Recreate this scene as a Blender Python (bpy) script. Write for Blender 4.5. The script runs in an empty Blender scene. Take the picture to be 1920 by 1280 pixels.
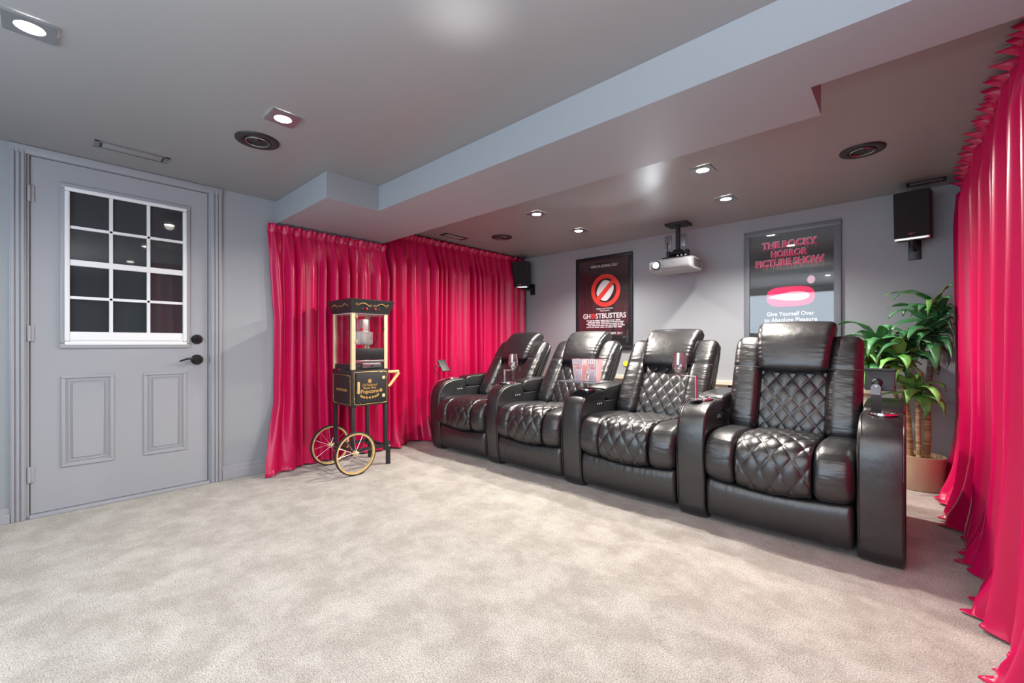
import bpy, bmesh, math, random
from math import sin, cos, pi, radians
from mathutils import Vector, Matrix
random.seed(7)
SC = bpy.context.scene
COL = SC.collection

# ---------------------------------------------------------------- camera, world, exposure
cam_d = bpy.data.cameras.new('camera'); cam = bpy.data.objects.new('camera', cam_d); COL.objects.link(cam)
cam_d.sensor_width = 36; cam_d.lens = 807 / 1920 * 36; cam_d.shift_y = 4 / 1920; cam_d.clip_start = 0.02
cam.location = (0, 0, 1.0); cam.rotation_euler = (pi / 2, 0, radians(42.5))
SC.camera = cam
w = bpy.data.worlds.new('world'); SC.world = w; w.use_nodes = True
w.node_tree.nodes['Background'].inputs[0].default_value = (0.02, 0.022, 0.028, 1)
w.node_tree.nodes['Background'].inputs[1].default_value = 1.0
SC.view_settings.view_transform = 'Standard'; SC.view_settings.look = 'None'
SC.view_settings.exposure = 0.15; SC.view_settings.gamma = 1.0
SC.view_settings.use_curve_mapping = False

XL = -3.69; YB = 4.34; ZC = 2.126; YF = -1.35; XR = 4.0; YBM = 2.19; XL2 = -3.86

LAMP_W = 17.0; BACK_W = 135.0; SCREEN_E = 4.6
def spot(x, y, z, W, col=(1, .925, .84), size=160, blend=.5, rad=.035, rot=(0, 0, 0)):
    l = bpy.data.lights.new('downlight_or_fill_spot', 'SPOT'); l.energy = W; l.color = col
    l.spot_size = radians(size); l.spot_blend = blend; l.shadow_soft_size = rad
    o = bpy.data.objects.new('downlight_or_fill_spot', l); o.location = (x, y, z); o.rotation_euler = rot; COL.objects.link(o); return o
# lamp positions (x, y, power)
LAMPS_VIEW = [(-2.29, -.03, LAMP_W), (-2.29, .81, LAMP_W), (-2.36, 2.89, BACK_W), (-2.40, 3.60, BACK_W), (-.97, 2.88, BACK_W), (-1.03, 3.575, BACK_W)]
LAMPS_OUT = [(-.95, -.03, LAMP_W), (-.95, .81, LAMP_W), (.4, -.03, LAMP_W), (.4, .81, LAMP_W), (1.8, -.03, LAMP_W), (3.1, -.03, LAMP_W)]
for (x, y, W) in LAMPS_VIEW + LAMPS_OUT:
    if y > 2: spot(x, y, ZC - .02, W, size=156, blend=.6, rot=(radians(-14), 0, 0))   # gimbal lights aimed to the front
    else: spot(x, y, ZC - .02, W)
# unseen upward spot, added to make the bright patch on the front ceiling
spot(-1.12, .965, 1.45, 14.0, (1, .97, .93), 30, 1.0, .10, (pi, 0, 0))

# added fill: unseen spot behind the camera, aimed up to brighten the ceiling
spot(.25, -.6, 1.0, 520.0, (.93, .96, 1), 150, .8, .08, (pi, 0, 0))

# ---------------------------------------------------------------- materials
def mat(name, col, rough=.5, metal=0.0, **k):
    m = bpy.data.materials.new(name); m.use_nodes = True
    b = m.node_tree.nodes['Principled BSDF']
    b.inputs['Base Color'].default_value = (*col, 1); b.inputs['Roughness'].default_value = rough
    b.inputs['Metallic'].default_value = metal
    for n, v in k.items():
        n = n.replace('_', ' ')
        b.inputs[n].default_value = v
    return m
def bump(m, scale, strength, dist=.002, detail=4, stretch=None, kind='noise'):
    nt = m.node_tree; N = nt.nodes; L = nt.links
    tc = N.new('ShaderNodeTexCoord'); mp = N.new('ShaderNodeMapping')
    if stretch: mp.inputs['Scale'].default_value = stretch
    t = N.new('ShaderNodeTexNoise' if kind == 'noise' else 'ShaderNodeTexVoronoi')
    t.inputs['Scale'].default_value = scale
    if kind == 'noise': t.inputs['Detail'].default_value = detail
    bp = N.new('ShaderNodeBump'); bp.inputs['Strength'].default_value = strength; bp.inputs['Distance'].default_value = dist
    L.new(tc.outputs['Object'], mp.inputs[0]); L.new(mp.outputs[0], t.inputs['Vector'])
    L.new(t.outputs[0], bp.inputs['Height'])
    b = N['Principled BSDF']
    if b.inputs['Normal'].is_linked:
        L.new(b.inputs['Normal'].links[0].from_socket, bp.inputs['Normal'])
    L.new(bp.outputs[0], b.inputs['Normal'])
    return m
def mottled(m, c1, c2, scale, detail=3, stretch=None, lo=.35, hi=.65):
    nt = m.node_tree; N = nt.nodes; L = nt.links
    tc = N.new('ShaderNodeTexCoord'); mp = N.new('ShaderNodeMapping')
    if stretch: mp.inputs['Scale'].default_value = stretch
    t = N.new('ShaderNodeTexNoise'); t.inputs['Scale'].default_value = scale; t.inputs['Detail'].default_value = detail
    r = N.new('ShaderNodeValToRGB'); r.color_ramp.elements[0].position = lo; r.color_ramp.elements[1].position = hi
    r.color_ramp.elements[0].color = (*c1, 1); r.color_ramp.elements[1].color = (*c2, 1)
    L.new(tc.outputs['Object'], mp.inputs[0]); L.new(mp.outputs[0], t.inputs['Vector']); L.new(t.outputs[0], r.inputs[0])
    L.new(r.outputs[0], N['Principled BSDF'].inputs['Base Color'])
    return r
def emit(name, col, s):
    return mat(name, (0, 0, 0), .5, 0, Emission_Color=(*col, 1), Emission_Strength=s)

M = {}
M['wall'] = bump(mat('grey wall paint', (.338, .362, .395), .5), 260, .05, .001)
M['beam'] = M['wall']
M['ceil'] = bump(mat('dark grey ceiling paint', (.29, .292, .30), .42), 200, .05, .001)
M['door'] = mat('grey door paint', (.36, .373, .405), .35)
M['white'] = mat('white plastic', (.85, .86, .88), .3)
M['dglass'] = mat('night glass', (.035, .04, .046), .03, 0, IOR=1.6)
M['hinge'] = mat('painted hinge', (.36, .373, .405), .4)
M['bronze'] = mat('dark bronze', (.03, .032, .036), .3, .7)
M['black'] = mat('black plastic', (.012, .012, .014), .38)
M['satin'] = mat('satin black', (.02, .02, .023), .5)
M['cloth'] = bump(mat('speaker cloth', (.018, .018, .02), .9), 900, .3, .001)
M['chrome'] = mat('chrome', (.8, .8, .8), .12, 1)
M['steel'] = mat('brushed steel', (.45, .46, .48), .28, 1)
M['alu'] = mat('polished aluminium', (.85, .85, .86), .38, .6)
M['nickel'] = mat('satin nickel plate', (.34, .35, .37), .35, .8)
M['lamp'] = emit('lamp glow', (1, .96, .9), 40)
M['proj'] = emit('projector lens glow', (.9, .96, 1), 90)
M['screen'] = emit('projection screen glow', (.72, .86, 1), SCREEN_E)
M['pgrey'] = mat('projector grey plastic', (.30, .31, .33), .4)
M['gold'] = mat('gold paint', (.62, .38, .12), .35, .3)
M['gold2'] = mat('pale gold', (.72, .52, .22), .35, .2)
M['cream'] = mat('cream enamel', (.72, .62, .38), .4)
M['cream2'] = mat('pale cream trim', (.62, .58, .48), .5)
M['red'] = mat('red', (.72, .03, .02), .4)
M['pred'] = mat('poster red ink', (.92, .06, .04), .6)
M['pink'] = mat('poster pink ink', (1, .025, .17), .6)
M['ppale'] = mat('poster pale ink', (.85, .85, .88), .6)
M['ppink'] = mat('poster pale pink ink', (.95, .62, .75), .6)
M['pblack'] = mat('poster black paper', (.02, .019, .022), .5)
M['pdark'] = mat('poster dark paper', (.03, .03, .034), .5)
M['fblack'] = mat('black frame', (.015, .016, .02), .35)
M['fgrey'] = mat('grey frame', (.17, .185, .215), .35)
M['tyre'] = mat('rubber', (.02, .02, .02), .7)
M['terra'] = mat('tan pot glaze', (.52, .38, .27), .35)
M['yellow'] = mat('yellow sticker', (.75, .72, .05), .5)
M['phone'] = mat('phone metal', (.25, .26, .3), .25, .8)
M['popred'] = mat('popcorn box red', (.85, .1, .08), .55)
M['popwhite'] = mat('popcorn box white', (.82, .80, .82), .55)
M['popviolet'] = mat('popcorn box violet stripes', (.5, .42, .62), .55)
M['popblue'] = mat('popcorn box violet ink', (.30, .28, .5), .55)
M['wood'] = mat('light wood', (.75, .5, .22), .4)
M['dishg'] = mat('pale green glaze', (.55, .6, .3), .3)
# glass
g = bpy.data.materials.new('clear glass'); g.use_nodes = True
b = g.node_tree.nodes['Principled BSDF']; b.inputs['Base Color'].default_value = (1, 1, 1, 1); b.inputs['Roughness'].default_value = .01
b.inputs['Transmission Weight'].default_value = 1; b.inputs['IOR'].default_value = 1.45; M['glass'] = g
# thin pane of poster / cabinet glazing: mostly clear, faint mirror
def pane(name, ior):
    m = bpy.data.materials.new(name); m.use_nodes = True; nt = m.node_tree; nt.nodes.clear()
    o = nt.nodes.new('ShaderNodeOutputMaterial'); mx = nt.nodes.new('ShaderNodeMixShader'); t = nt.nodes.new('ShaderNodeBsdfTransparent')
    gl = nt.nodes.new('ShaderNodeBsdfGlossy'); gl.inputs['Roughness'].default_value = .03; lw = nt.nodes.new('ShaderNodeLayerWeight')
    pw = nt.nodes.new('ShaderNodeMath'); pw.operation = 'POWER'; pw.inputs[1].default_value = 2.0
    ma = nt.nodes.new('ShaderNodeMath'); ma.operation = 'MULTIPLY_ADD'; ma.inputs[1].default_value = .8; ma.inputs[2].default_value = ior; ma.use_clamp = True
    nt.links.new(lw.outputs['Facing'], pw.inputs[0]); nt.links.new(pw.outputs[0], ma.inputs[0]); nt.links.new(ma.outputs[0], mx.inputs[0])
    nt.links.new(t.outputs[0], mx.inputs[1]); nt.links.new(gl.outputs[0], mx.inputs[2]); nt.links.new(mx.outputs[0], o.inputs[0])
    return m
M['pane'] = pane('thin acrylic', .04); M['glass'] = pane('thin crystal', .17)
M['pframe'] = pane('poster glazing', .07)
# leather
M['leather'] = mat('black leather', (.009, .009, .011), .36, 0, Specular_IOR_Level=1.0)
bump(M['leather'], 9, .35, .012, 3); bump(M['leather'], 420, .12, .001, 2)
M['leatherw'] = mat('black leather, creased', (.009, .009, .011), .35, 0, Specular_IOR_Level=1.0)
bump(M['leatherw'], 7, .55, .014, 3, (1, 1, 3.5)); bump(M['leatherw'], 420, .12, .001, 2)
M['leatherf'] = mat('black leather, gathered', (.009, .009, .011), .39, 0, Specular_IOR_Level=1.0)
bump(M['leatherf'], 6, .4, .012, 3, (5, 1, .7)); bump(M['leatherf'], 420, .12, .001, 2)
M['thread'] = mat('grey stitching', (.16, .155, .15), .5)
# curtain
M['curtain'] = mat('crimson satin curtain', (.56, .003, .078), .30, 0, Sheen_Weight=.12, Sheen_Roughness=.4, Specular_IOR_Level=.45)
M['curtain'].node_tree.nodes['Principled BSDF'].inputs['Sheen Tint'].default_value = (1, .25, .55, 1)
bump(M['curtain'], 90, .04, .003, 3, (1, 1, .25))
# carpet
M['carpet'] = mat('beige carpet', (.5, .46, .42), .95, 0, Sheen_Weight=.2)
def carpet(m):
    nt = m.node_tree; N = nt.nodes; L = nt.links; B = N['Principled BSDF']
    tc = N.new('ShaderNodeTexCoord')
    big = N.new('ShaderNodeTexNoise'); big.inputs['Scale'].default_value = 5.5; big.inputs['Detail'].default_value = 5; big.inputs['Roughness'].default_value = .72; big.inputs['Distortion'].default_value = .15
    fine = N.new('ShaderNodeTexNoise'); fine.inputs['Scale'].default_value = 210; fine.inputs['Detail'].default_value = 3; fine.inputs['Roughness'].default_value = .7
    r1 = N.new('ShaderNodeValToRGB'); r1.color_ramp.elements[0].position = .40; r1.color_ramp.elements[1].position = .62
    r1.color_ramp.elements[0].color = (.53, .487, .425, 1); r1.color_ramp.elements[1].color = (.725, .685, .615, 1)
    r2 = N.new('ShaderNodeValToRGB'); r2.color_ramp.elements[0].position = .33; r2.color_ramp.elements[1].position = .60
    r2.color_ramp.elements[0].color = (.30, .295, .30, 1); r2.color_ramp.elements[1].color = (1, 1, 1, 1)
    mx = N.new('ShaderNodeMix'); mx.data_type = 'RGBA'; mx.blend_type = 'MULTIPLY'; mx.inputs[0].default_value = 1
    for t in (big, fine): L.new(tc.outputs['Object'], t.inputs['Vector'])
    L.new(big.outputs[0], r1.inputs[0]); L.new(fine.outputs[0], r2.inputs[0])
    L.new(r1.outputs[0], mx.inputs[6]); L.new(r2.outputs[0], mx.inputs[7]); L.new(mx.outputs[2], B.inputs['Base Color'])
    bp = N.new('ShaderNodeBump'); bp.inputs['Strength'].default_value = .9; bp.inputs['Distance'].default_value = .006
    L.new(fine.outputs[0], bp.inputs['Height']); L.new(bp.outputs[0], B.inputs['Normal'])
carpet(M['carpet'])
# plant
def leafmat(n, a, b_):
    m = mat(n, a, .35); mottled(m, a, b_, 9, 3, (1, 1, 1)); return m
M['leafA'] = leafmat('bright green leaf', (.07, .30, .05), (.26, .58, .15))
M['leafB'] = leafmat('deep green leaf', (.035, .16, .06), (.12, .38, .15))
M['stem'] = mat('ringed cane', (.45, .33, .18), .7); mottled(M['stem'], (.25, .17, .08), (.6, .46, .26), 6, 2, (1, 1, 9))
M['stemg'] = mat('grey cane', (.3, .27, .25), .7); mottled(M['stemg'], (.16, .14, .13), (.42, .38, .34), 6, 2, (1, 1, 9))
M['soil'] = mat('wood chips', (.42, .3, .18), .9); mottled(M['soil'], (.25, .16, .09), (.6, .46, .3), 60)

# ---------------------------------------------------------------- mesh helpers
def link(name, me, m, parent=None, loc=(0, 0, 0), rot=(0, 0, 0)):
    o = bpy.data.objects.new(name, me); COL.objects.link(o)
    if m: me.materials.append(m)
    if parent: o.parent = parent
    o.location = loc; o.rotation_euler = rot
    return o
def wloc(p):
    v = Vector((0, 0, 0))
    while p: v += p.location; p = p.parent
    return v
def fin(name, bm, m, parent=None, smooth=True, rel=True, origin=None, ang=40):
    """link a bmesh given in world coordinates; vertices become relative to the parent's place (parents never rotate)"""
    if parent is not None and rel:
        bmesh.ops.translate(bm, vec=-wloc(parent), verts=bm.verts)
        loc = (0, 0, 0)
    else:
        loc = (0, 0, 0)
        if origin is not None:
            bmesh.ops.translate(bm, vec=-Vector(origin), verts=bm.verts); loc = origin
    me = bpy.data.meshes.new(name); bmesh.ops.recalc_face_normals(bm, faces=bm.faces); bm.to_mesh(me); bm.free()
    if smooth:
        for p in me.polygons: p.use_smooth = True
        try: me.set_sharp_from_angle(angle=radians(ang))
        except Exception: pass
    return link(name, me, m, parent, loc)
def empty(name, loc, label=None, cat=None, group=None, kind=None):
    o = bpy.data.objects.new(name, None); o.empty_display_size = .1; COL.objects.link(o); o.location = loc
    return tag(o, label, cat, group, kind)
def tag(o, label=None, cat=None, group=None, kind=None):
    if label: o['label'] = label
    if cat: o['category'] = cat
    if group: o['group'] = group
    if kind: o['kind'] = kind
    return o
def box(bm, x0, x1, y0, y1, z0, z1, bev=0, seg=2):
    r = bmesh.ops.create_cube(bm, size=1)
    vs = r['verts']
    for v in vs:
        v.co = Vector((x0 + (v.co.x + .5) * (x1 - x0), y0 + (v.co.y + .5) * (y1 - y0), z0 + (v.co.z + .5) * (z1 - z0)))
    if bev:
        es = list({e for v in vs for e in v.link_edges})
        bmesh.ops.bevel(bm, geom=es, offset=bev, segments=seg, affect='EDGES', profile=.6)
    return bm
def B(*a, **k): return box(bmesh.new(), *a, **k)
def cyl(bm, p0, p1, r0, r1=None, n=20, cap=True):
    p0 = Vector(p0); p1 = Vector(p1); r1 = r0 if r1 is None else r1
    d = p1 - p0; q = d.to_track_quat('Z', 'Y').to_matrix().to_4x4()
    bmesh.ops.create_cone(bm, cap_ends=cap, cap_tris=False, segments=n, radius1=r0, radius2=r1, depth=d.length, matrix=Matrix.Translation((p0 + p1) / 2) @ q)
    return bm
def C(*a, **k): return cyl(bmesh.new(), *a, **k)
def lathe(bm, prof, c, n=32, axis='z', close=False):
    rings = []
    for (r, h) in prof:
        ring = []
        for i in range(n):
            a = 2 * pi * i / n
            if axis == 'z': p = (c[0] + r * cos(a), c[1] + r * sin(a), c[2] + h)
            elif axis == 'x': p = (c[0] + h, c[1] + r * cos(a), c[2] + r * sin(a))
            else: p = (c[0] + r * cos(a), c[1] + h, c[2] + r * sin(a))
            ring.append(bm.verts.new(p))
        rings.append(ring)
    m = len(rings)
    for k in range(m if close else m - 1):
        A = rings[k]; D = rings[(k + 1) % m]
        for i in range(n):
            bm.faces.new((A[i], A[(i + 1) % n], D[(i + 1) % n], D[i]))
    if not close:
        for ring in (rings[0], rings[-1]):
            if (ring[0].co - ring[n // 2].co).length > 1e-5: bm.faces.new(ring)
    bmesh.ops.remove_doubles(bm, verts=bm.verts, dist=1e-6)
    return bm
def tube(bm, pts, r, n=8, flat=None):
    pts = [Vector(p) for p in pts]; rings = []
    up = Vector((0, 0, 1))
    for i, p in enumerate(pts):
        t = (pts[min(i + 1, len(pts) - 1)] - pts[max(i - 1, 0)]).normalized()
        a = t.cross(up)
        if a.length < 1e-3: a = t.cross(Vector((0, 1, 0)))
        a.normalize(); c = t.cross(a).normalized(); rr = r(i / (len(pts) - 1)) if callable(r) else r
        rings.append([bm.verts.new(p + a * rr * cos(2 * pi * k / n) + c * rr * sin(2 * pi * k / n)) for k in range(n)])
    for A, D in zip(rings, rings[1:]):
        for k in range(n): bm.faces.new((A[k], A[(k + 1) % n], D[(k + 1) % n], D[k]))
    bm.faces.new(rings[0]); bm.faces.new(rings[-1])
    return bm
def extrude_poly(bm, pts, y0, y1, axis='y'):
    """closed polygon of (a,b): axis y -> (a,y,b); axis x -> (x,a,b); axis z -> (a,b,z)"""
    f = {'y': lambda a, b, t: (a, t, b), 'x': lambda a, b, t: (t, a, b), 'z': lambda a, b, t: (a, b, t)}[axis]
    A = [bm.verts.new(f(a, b_, y0)) for a, b_ in pts]; D = [bm.verts.new(f(a, b_, y1)) for a, b_ in pts]
    n = len(pts)
    for i in range(n): bm.faces.new((A[i], A[(i + 1) % n], D[(i + 1) % n], D[i]))
    bm.faces.new(A); bm.faces.new(D)
    return bm
def chaikin(p, k, closed=True):
    for _ in range(k):
        q = []
        n = len(p)
        for i in range(n if closed else n - 1):
            a = p[i]; b_ = p[(i + 1) % n]
            q.append((a[0] * .75 + b_[0] * .25, a[1] * .75 + b_[1] * .25)); q.append((a[0] * .25 + b_[0] * .75, a[1] * .25 + b_[1] * .75))
        p = q
    return p
def resample(p, step):
    q = p + [p[0]]; L = [0]
    for a, b_ in zip(q, q[1:]): L.append(L[-1] + math.dist(a, b_))
    n = max(8, int(L[-1] / step)); out = []; j = 0
    for i in range(n):
        s = L[-1] * i / n
        while L[j + 1] < s: j += 1
        t = (s - L[j]) / max(1e-9, L[j + 1] - L[j])
        out.append((q[j][0] + (q[j + 1][0] - q[j][0]) * t, q[j][1] + (q[j + 1][1] - q[j][1]) * t))
    return out, L[-1]
def pillow(bm, prof, x0, x1, r, place, stepx=.012, steps=.014, disp=None, xf=None, smooth_k=2, crown=0.0):
    """soft upholstered form: profile swept along x, edges rounded over radius r.  place(x,p,q)->xyz ; disp(x,s,p,q)->outward"""
    P, Ltot = resample(chaikin(prof, smooth_k), steps)
    n = len(P); area = sum(P[i][0] * P[(i + 1) % n][1] - P[(i + 1) % n][0] * P[i][1] for i in range(n))
    sg = 1 if area > 0 else -1
    nor = []
    for i in range(n):
        dx = P[(i + 1) % n][0] - P[i - 1][0]; dy = P[(i + 1) % n][1] - P[i - 1][1]; l = math.hypot(dx, dy) or 1
        nor.append((sg * dy / l, -sg * dx / l))
    xs = []
    k = 7
    for i in range(k): xs.append(x0 + r * (1 - cos(pi / 2 * i / k)))
    m = max(2, int((x1 - x0 - 2 * r) / stepx))
    for i in range(m + 1): xs.append(x0 + r + (x1 - x0 - 2 * r) * i / m)
    for i in range(k - 1, -1, -1): xs.append(x1 - r * (1 - cos(pi / 2 * i / k)))
    rings = []
    for x in xs:
        d = min(x - x0, x1 - x); e = r - math.sqrt(max(0, r * r - (r - d) ** 2)) if d < r else 0
        cr = crown * (1 - ((2 * x - x0 - x1) / (x1 - x0)) ** 2)
        ring = []
        for i, (p, q) in enumerate(P):
            s = Ltot * i / n
            o = -e + cr + (disp(x, s, p, q) if disp else 0)
            pp = p + nor[i][0] * o; qq = q + nor[i][1] * o
            ring.append(bm.verts.new(place(xf(x, pp, qq) if xf else x, pp, qq)))
        rings.append(ring)
    for A, D in zip(rings, rings[1:]):
        for i in range(n): bm.faces.new((A[i], A[(i + 1) % n], D[(i + 1) % n], D[i]))
    bm.faces.new(rings[0]); bm.faces.new(rings[-1])
    return bm
IDP = lambda x, p, q: (x, p, q)
def text(s, name, m, parent, c, wd, ht, face='-y', bold=0.0, depth=.0008, shear=0):
    """lettering s, centred on world point c, fitted to width wd and height ht"""
    cu = bpy.data.curves.new(name, 'FONT'); cu.body = s; cu.align_x = 'CENTER'; cu.align_y = 'CENTER'; cu.extrude = .01; cu.offset = bold; cu.shear = shear
    cu.resolution_u = 3
    t = bpy.data.objects.new(name, cu); COL.objects.link(t); bpy.context.view_layer.update()
    dg = bpy.context.evaluated_depsgraph_get(); me = bpy.data.meshes.new_from_object(t.evaluated_get(dg))
    bpy.data.objects.remove(t)
    xs = [v.co.x for v in me.vertices]; ys = [v.co.y for v in me.vertices]
    cx = (min(xs) + max(xs)) / 2; cy = (min(ys) + max(ys)) / 2; sx = wd / (max(xs) - min(xs)); sy = ht / (max(ys) - min(ys))
    off = Vector(c) - wloc(parent)
    for v in me.vertices:
        a = (v.co.x - cx) * sx; h = (v.co.y - cy) * sy; d = v.co.z / .01 * depth
        v.co = Vector((a, -d, h)) + off if face == '-y' else Vector((d, a, h)) + off
    me.materials.clear()
    return link(name, me, m, parent)

# ================================================================ SETTING
def struct(name, bm, m, smooth=False):
    o = fin(name, bm, m, smooth=smooth); o['kind'] = 'structure'; return o
struct('floor', B(XL2 - .1, XR, YF - .1, YB + .1, -.08, 0), M['carpet'])
struct('ceiling', B(XL2 - .1, XR, YF - .1, YB + .1, ZC, ZC + .08), M['ceil'])
struct('wall_back', B(XL2 - .1, XR, YB, YB + .1, 0, ZC), M['wall'])
struct('wall_right', B(XR, XR + .1, YF - .1, YB + .1, 0, ZC), M['wall'])
struct('wall_front', B(XL2 - .1, XR, YF - .1, YF, 0, ZC), M['wall'])
# left wall: with a door opening, stepping back behind the beam
bm = bmesh.new()
DY0, DY1, DZ = -.046, .802, 2.075
box(bm, XL - .15, XL, YF, DY0 - .012, 0, ZC); box(bm, XL - .15, XL, DY1 + .012, YBM, 0, ZC); box(bm, XL - .15, XL, DY0 - .012, DY1 + .012, DZ + .012, ZC)
struct('wall_left', bm, M['wall'])
o = fin('wall_left_rear', B(XL2 - .1, XL2, YBM, YB, 0, ZC), M['wall'], smooth=False); o.name = 'wall_left.001'; o['kind'] = 'structure'
# beam (soffit) with its two steps
pts = [(XL2, 1.253), (-2.79, 1.253), (-2.79, 1.63), (XR, 1.63), (XR, 1.93), (-.262, 1.93), (-.262, 2.19), (XL2, 2.19)]
o = struct('ceiling_beam', extrude_poly(bmesh.new(), pts, 1.952, ZC + .01, 'z'), M['wall']); o.name = 'trim_1'
bm = bmesh.new(); box(bm, XL, XL + .012, YF, -.122, 0, .085, .003); box(bm, XL, XL + .02, YF, -.122, .0, .05, .004)
struct('baseboard_left', bm, M['door'])
bm = bmesh.new(); box(bm, XL, XL + .012, .888, YBM, 0, .105, .004); box(bm, XL, XL + .02, .888, YBM, 0, .07, .006)
o = struct('baseboard_left_b', bm, M['door']); o.name = 'baseboard_left.001'
bm = bmesh.new(); box(bm, XL2, XR, YB - .012, YB, 0, .105, .004); box(bm, XL2, XR, YB - .02, YB, 0, .07, .006)
struct('baseboard_back', bm, M['door'])
# ledge along the back wall behind the seats
bm = bmesh.new(); box(bm, -3.2, -.2, YB - .045, YB, .615, .655, .004); box(bm, -3.2, -.2, YB - .018, YB, .47, .615, .002)
o = struct('ledge', bm, M['cream2']); o.name = 'trim_2'

# door ------------------------------------------------------------
dr = empty('door_1', (XL, .378, 0), kind='structure')
def grooved_rect(bm, x, y0, y1, z0, z1, w_, h_):
    # raised moulding ring (bevelled) on the face x
    for (a, b_, c, d) in ((y0, y1, z1 - w_, z1), (y0, y1, z0, z0 + w_), (y0, y0 + w_, z0 + w_, z1 - w_), (y1 - w_, y1, z0 + w_, z1 - w_)):
        box(bm, x - .002, x + h_, a, b_, c, d, min(w_, h_) * .45, 2)
S = XL - .012   # slab face
slab = bmesh.new()
wy0, wy1, wz0, wz1 = .098, .668, 1.0, 1.925
box(slab, S - .04, S, DY0, wy0, .022, DZ); box(slab, S - .04, S, wy1, DY1, .022, DZ)
box(slab, S - .04, S, wy0, wy1, .022, wz0); box(slab, S - .04, S, wy0, wy1, wz1, DZ)
fin('door_slab', slab, M['door'], dr, smooth=False)
for (a, b_) in ((.076, .307), (.451, .678)):
    bm = bmesh.new(); grooved_rect(bm, S, a, b_, .265, .81, .018, .008); grooved_rect(bm, S, a + .03, b_ - .03, .295, .78, .006, .005)
    box(bm, S - .001, S + .006, a + .045, b_ - .045, .31, .765, .005, 1)
    fin('raised_panel', bm, M['door'], dr)
bm = bmesh.new(); grooved_rect(bm, S, .070, .697, .972, 1.955, .030, .014)
fin('window_moulding', bm, M['door'], dr)
wf = bmesh.new(); grooved_rect(wf, S, .088, .680, .990, 1.936, .024, .022)
wfo = fin('window_frame', wf, M['white'], dr)
gy0, gy1, gz0, gz1 = .111, .657, 1.072, 1.912
bm = bmesh.new(); box(bm, S - .01, S + .014, gy0, gy1, 1.012, 1.072, .004); box(bm, S + .012, S + .022, .12, .65, 1.02, 1.034, .003)
fin('sash_rail', bm, M['white'], wfo)
ys = [gy0 + (gy1 - gy0) * k / 3 for k in range(4)]
zs = [1.072, 1.277, 1.487, 1.70, 1.912]
bm = bmesh.new()
for y in ys[1:3]: box(bm, S - .008, S + .010, y - .009, y + .009, gz0, gz1, .003)
for i, z in enumerate(zs[1:4]):
    hw = .018 if i == 1 else .009
    box(bm, S - .008, S + (.014 if i == 1 else .010), gy0, gy1, z - hw, z + hw, .003)
fin('muntin_grid', bm, M['white'], wfo)
for i in range(3):
    for j in range(4):
        fin('window_pane', B(S - .012, S - .006, ys[i], ys[i + 1], zs[j], zs[j + 1]), M['dglass'], dr, smooth=False)
fin('backing', B(S - .06, S - .04, DY0, DY1, .02, DZ), M['black'], dr, smooth=False)
# casing with flutes
def casing(y0, y1, name='casing'):
    bm = bmesh.new(); box(bm, XL - .002, XL + .012, y0, y1, 0, 2.098, .003)
    w_ = (y1 - y0)
    for k in (.2, .5, .8): box(bm, XL + .008, XL + .020, y0 + w_ * k - w_ * .11, y0 + w_ * k + w_ * .11, 0, 2.096, .005)
    o = fin(name, bm, M['door'], dr)
casing(-.125, -.062); casing(.815, .889)
fin('jamb', box(box(bmesh.new(), XL - .10, XL - .002, -.062, DY0 - .004, 0, DZ + .01), XL - .10, XL - .002, DY1 + .004, .817, 0, DZ + .01), M['door'], dr, smooth=False)
fin('head_casing', B(XL - .10, XL + .016, -.125, .889, DZ + .004, 2.124, .003), M['door'], dr)
fin('threshold', B(XL - .06, XL + .025, -.05, .81, 0, .019, .005), M['door'], dr)
for z in (.25, 1.058, 1.859):
    h = fin('hinge', C((XL - .002, DY0 - .006, z - .045), (XL - .002, DY0 - .006, z + .045), .009, n=12), M['hinge'], dr)
    fin('hinge_leaf', B(XL - .012, XL - .004, DY0 - .004, DY0 + .014, z - .045, z + .045, .001), M['hinge'], h)
db = fin('deadbolt', lathe(bmesh.new(), [(.034, 0), (.034, .006), (.028, .016), (.014, .018), (.012, .022), (0, .022)], (S, .739, 1.03), 28, 'x'), M['bronze'], dr)
rs = fin('handle_rose', lathe(bmesh.new(), [(.036, 0), (.036, .006), (.03, .014), (.012, .017), (.012, .045), (0, .047)], (S, .739, .887), 28, 'x'), M['bronze'], dr)
fin('door_handle', tube(bmesh.new(), [(S + .045, .739 - .105 * t, .887 + .012 * sin(t * pi * 1.2) - .004 + .004 * t) for t in [i / 12 for i in range(13)]], lambda t: .010 * (1 - .45 * t)), M['bronze'], dr)
fin('strike_plate', B(XL - .004, XL + .001, .809, .816, .86, .915), M['steel'], dr, smooth=False)

# projection screen on the front wall and a picture on the far right wall (both seen in reflections)
sc = empty('projection_screen', (-1.3, YF, .6), 'large white projection screen hanging on the front wall, seen only in reflections', 'screen')
fin('screen_surface', B(-2.7, .1, YF + .022, YF + .026, .62, 1.98), M['screen'], sc, smooth=False)
bm = bmesh.new()
box(bm, -2.75, .15, YF, YF + .03, 1.98, 2.03); box(bm, -2.75, .15, YF, YF + .03, .57, .62); box(bm, -2.75, -2.7, YF, YF + .03, .62, 1.98); box(bm, .1, .15, YF, YF + .03, .62, 1.98)
fin('screen_border', bm, M['black'], sc, smooth=False)
sc.location.y += .03

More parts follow.
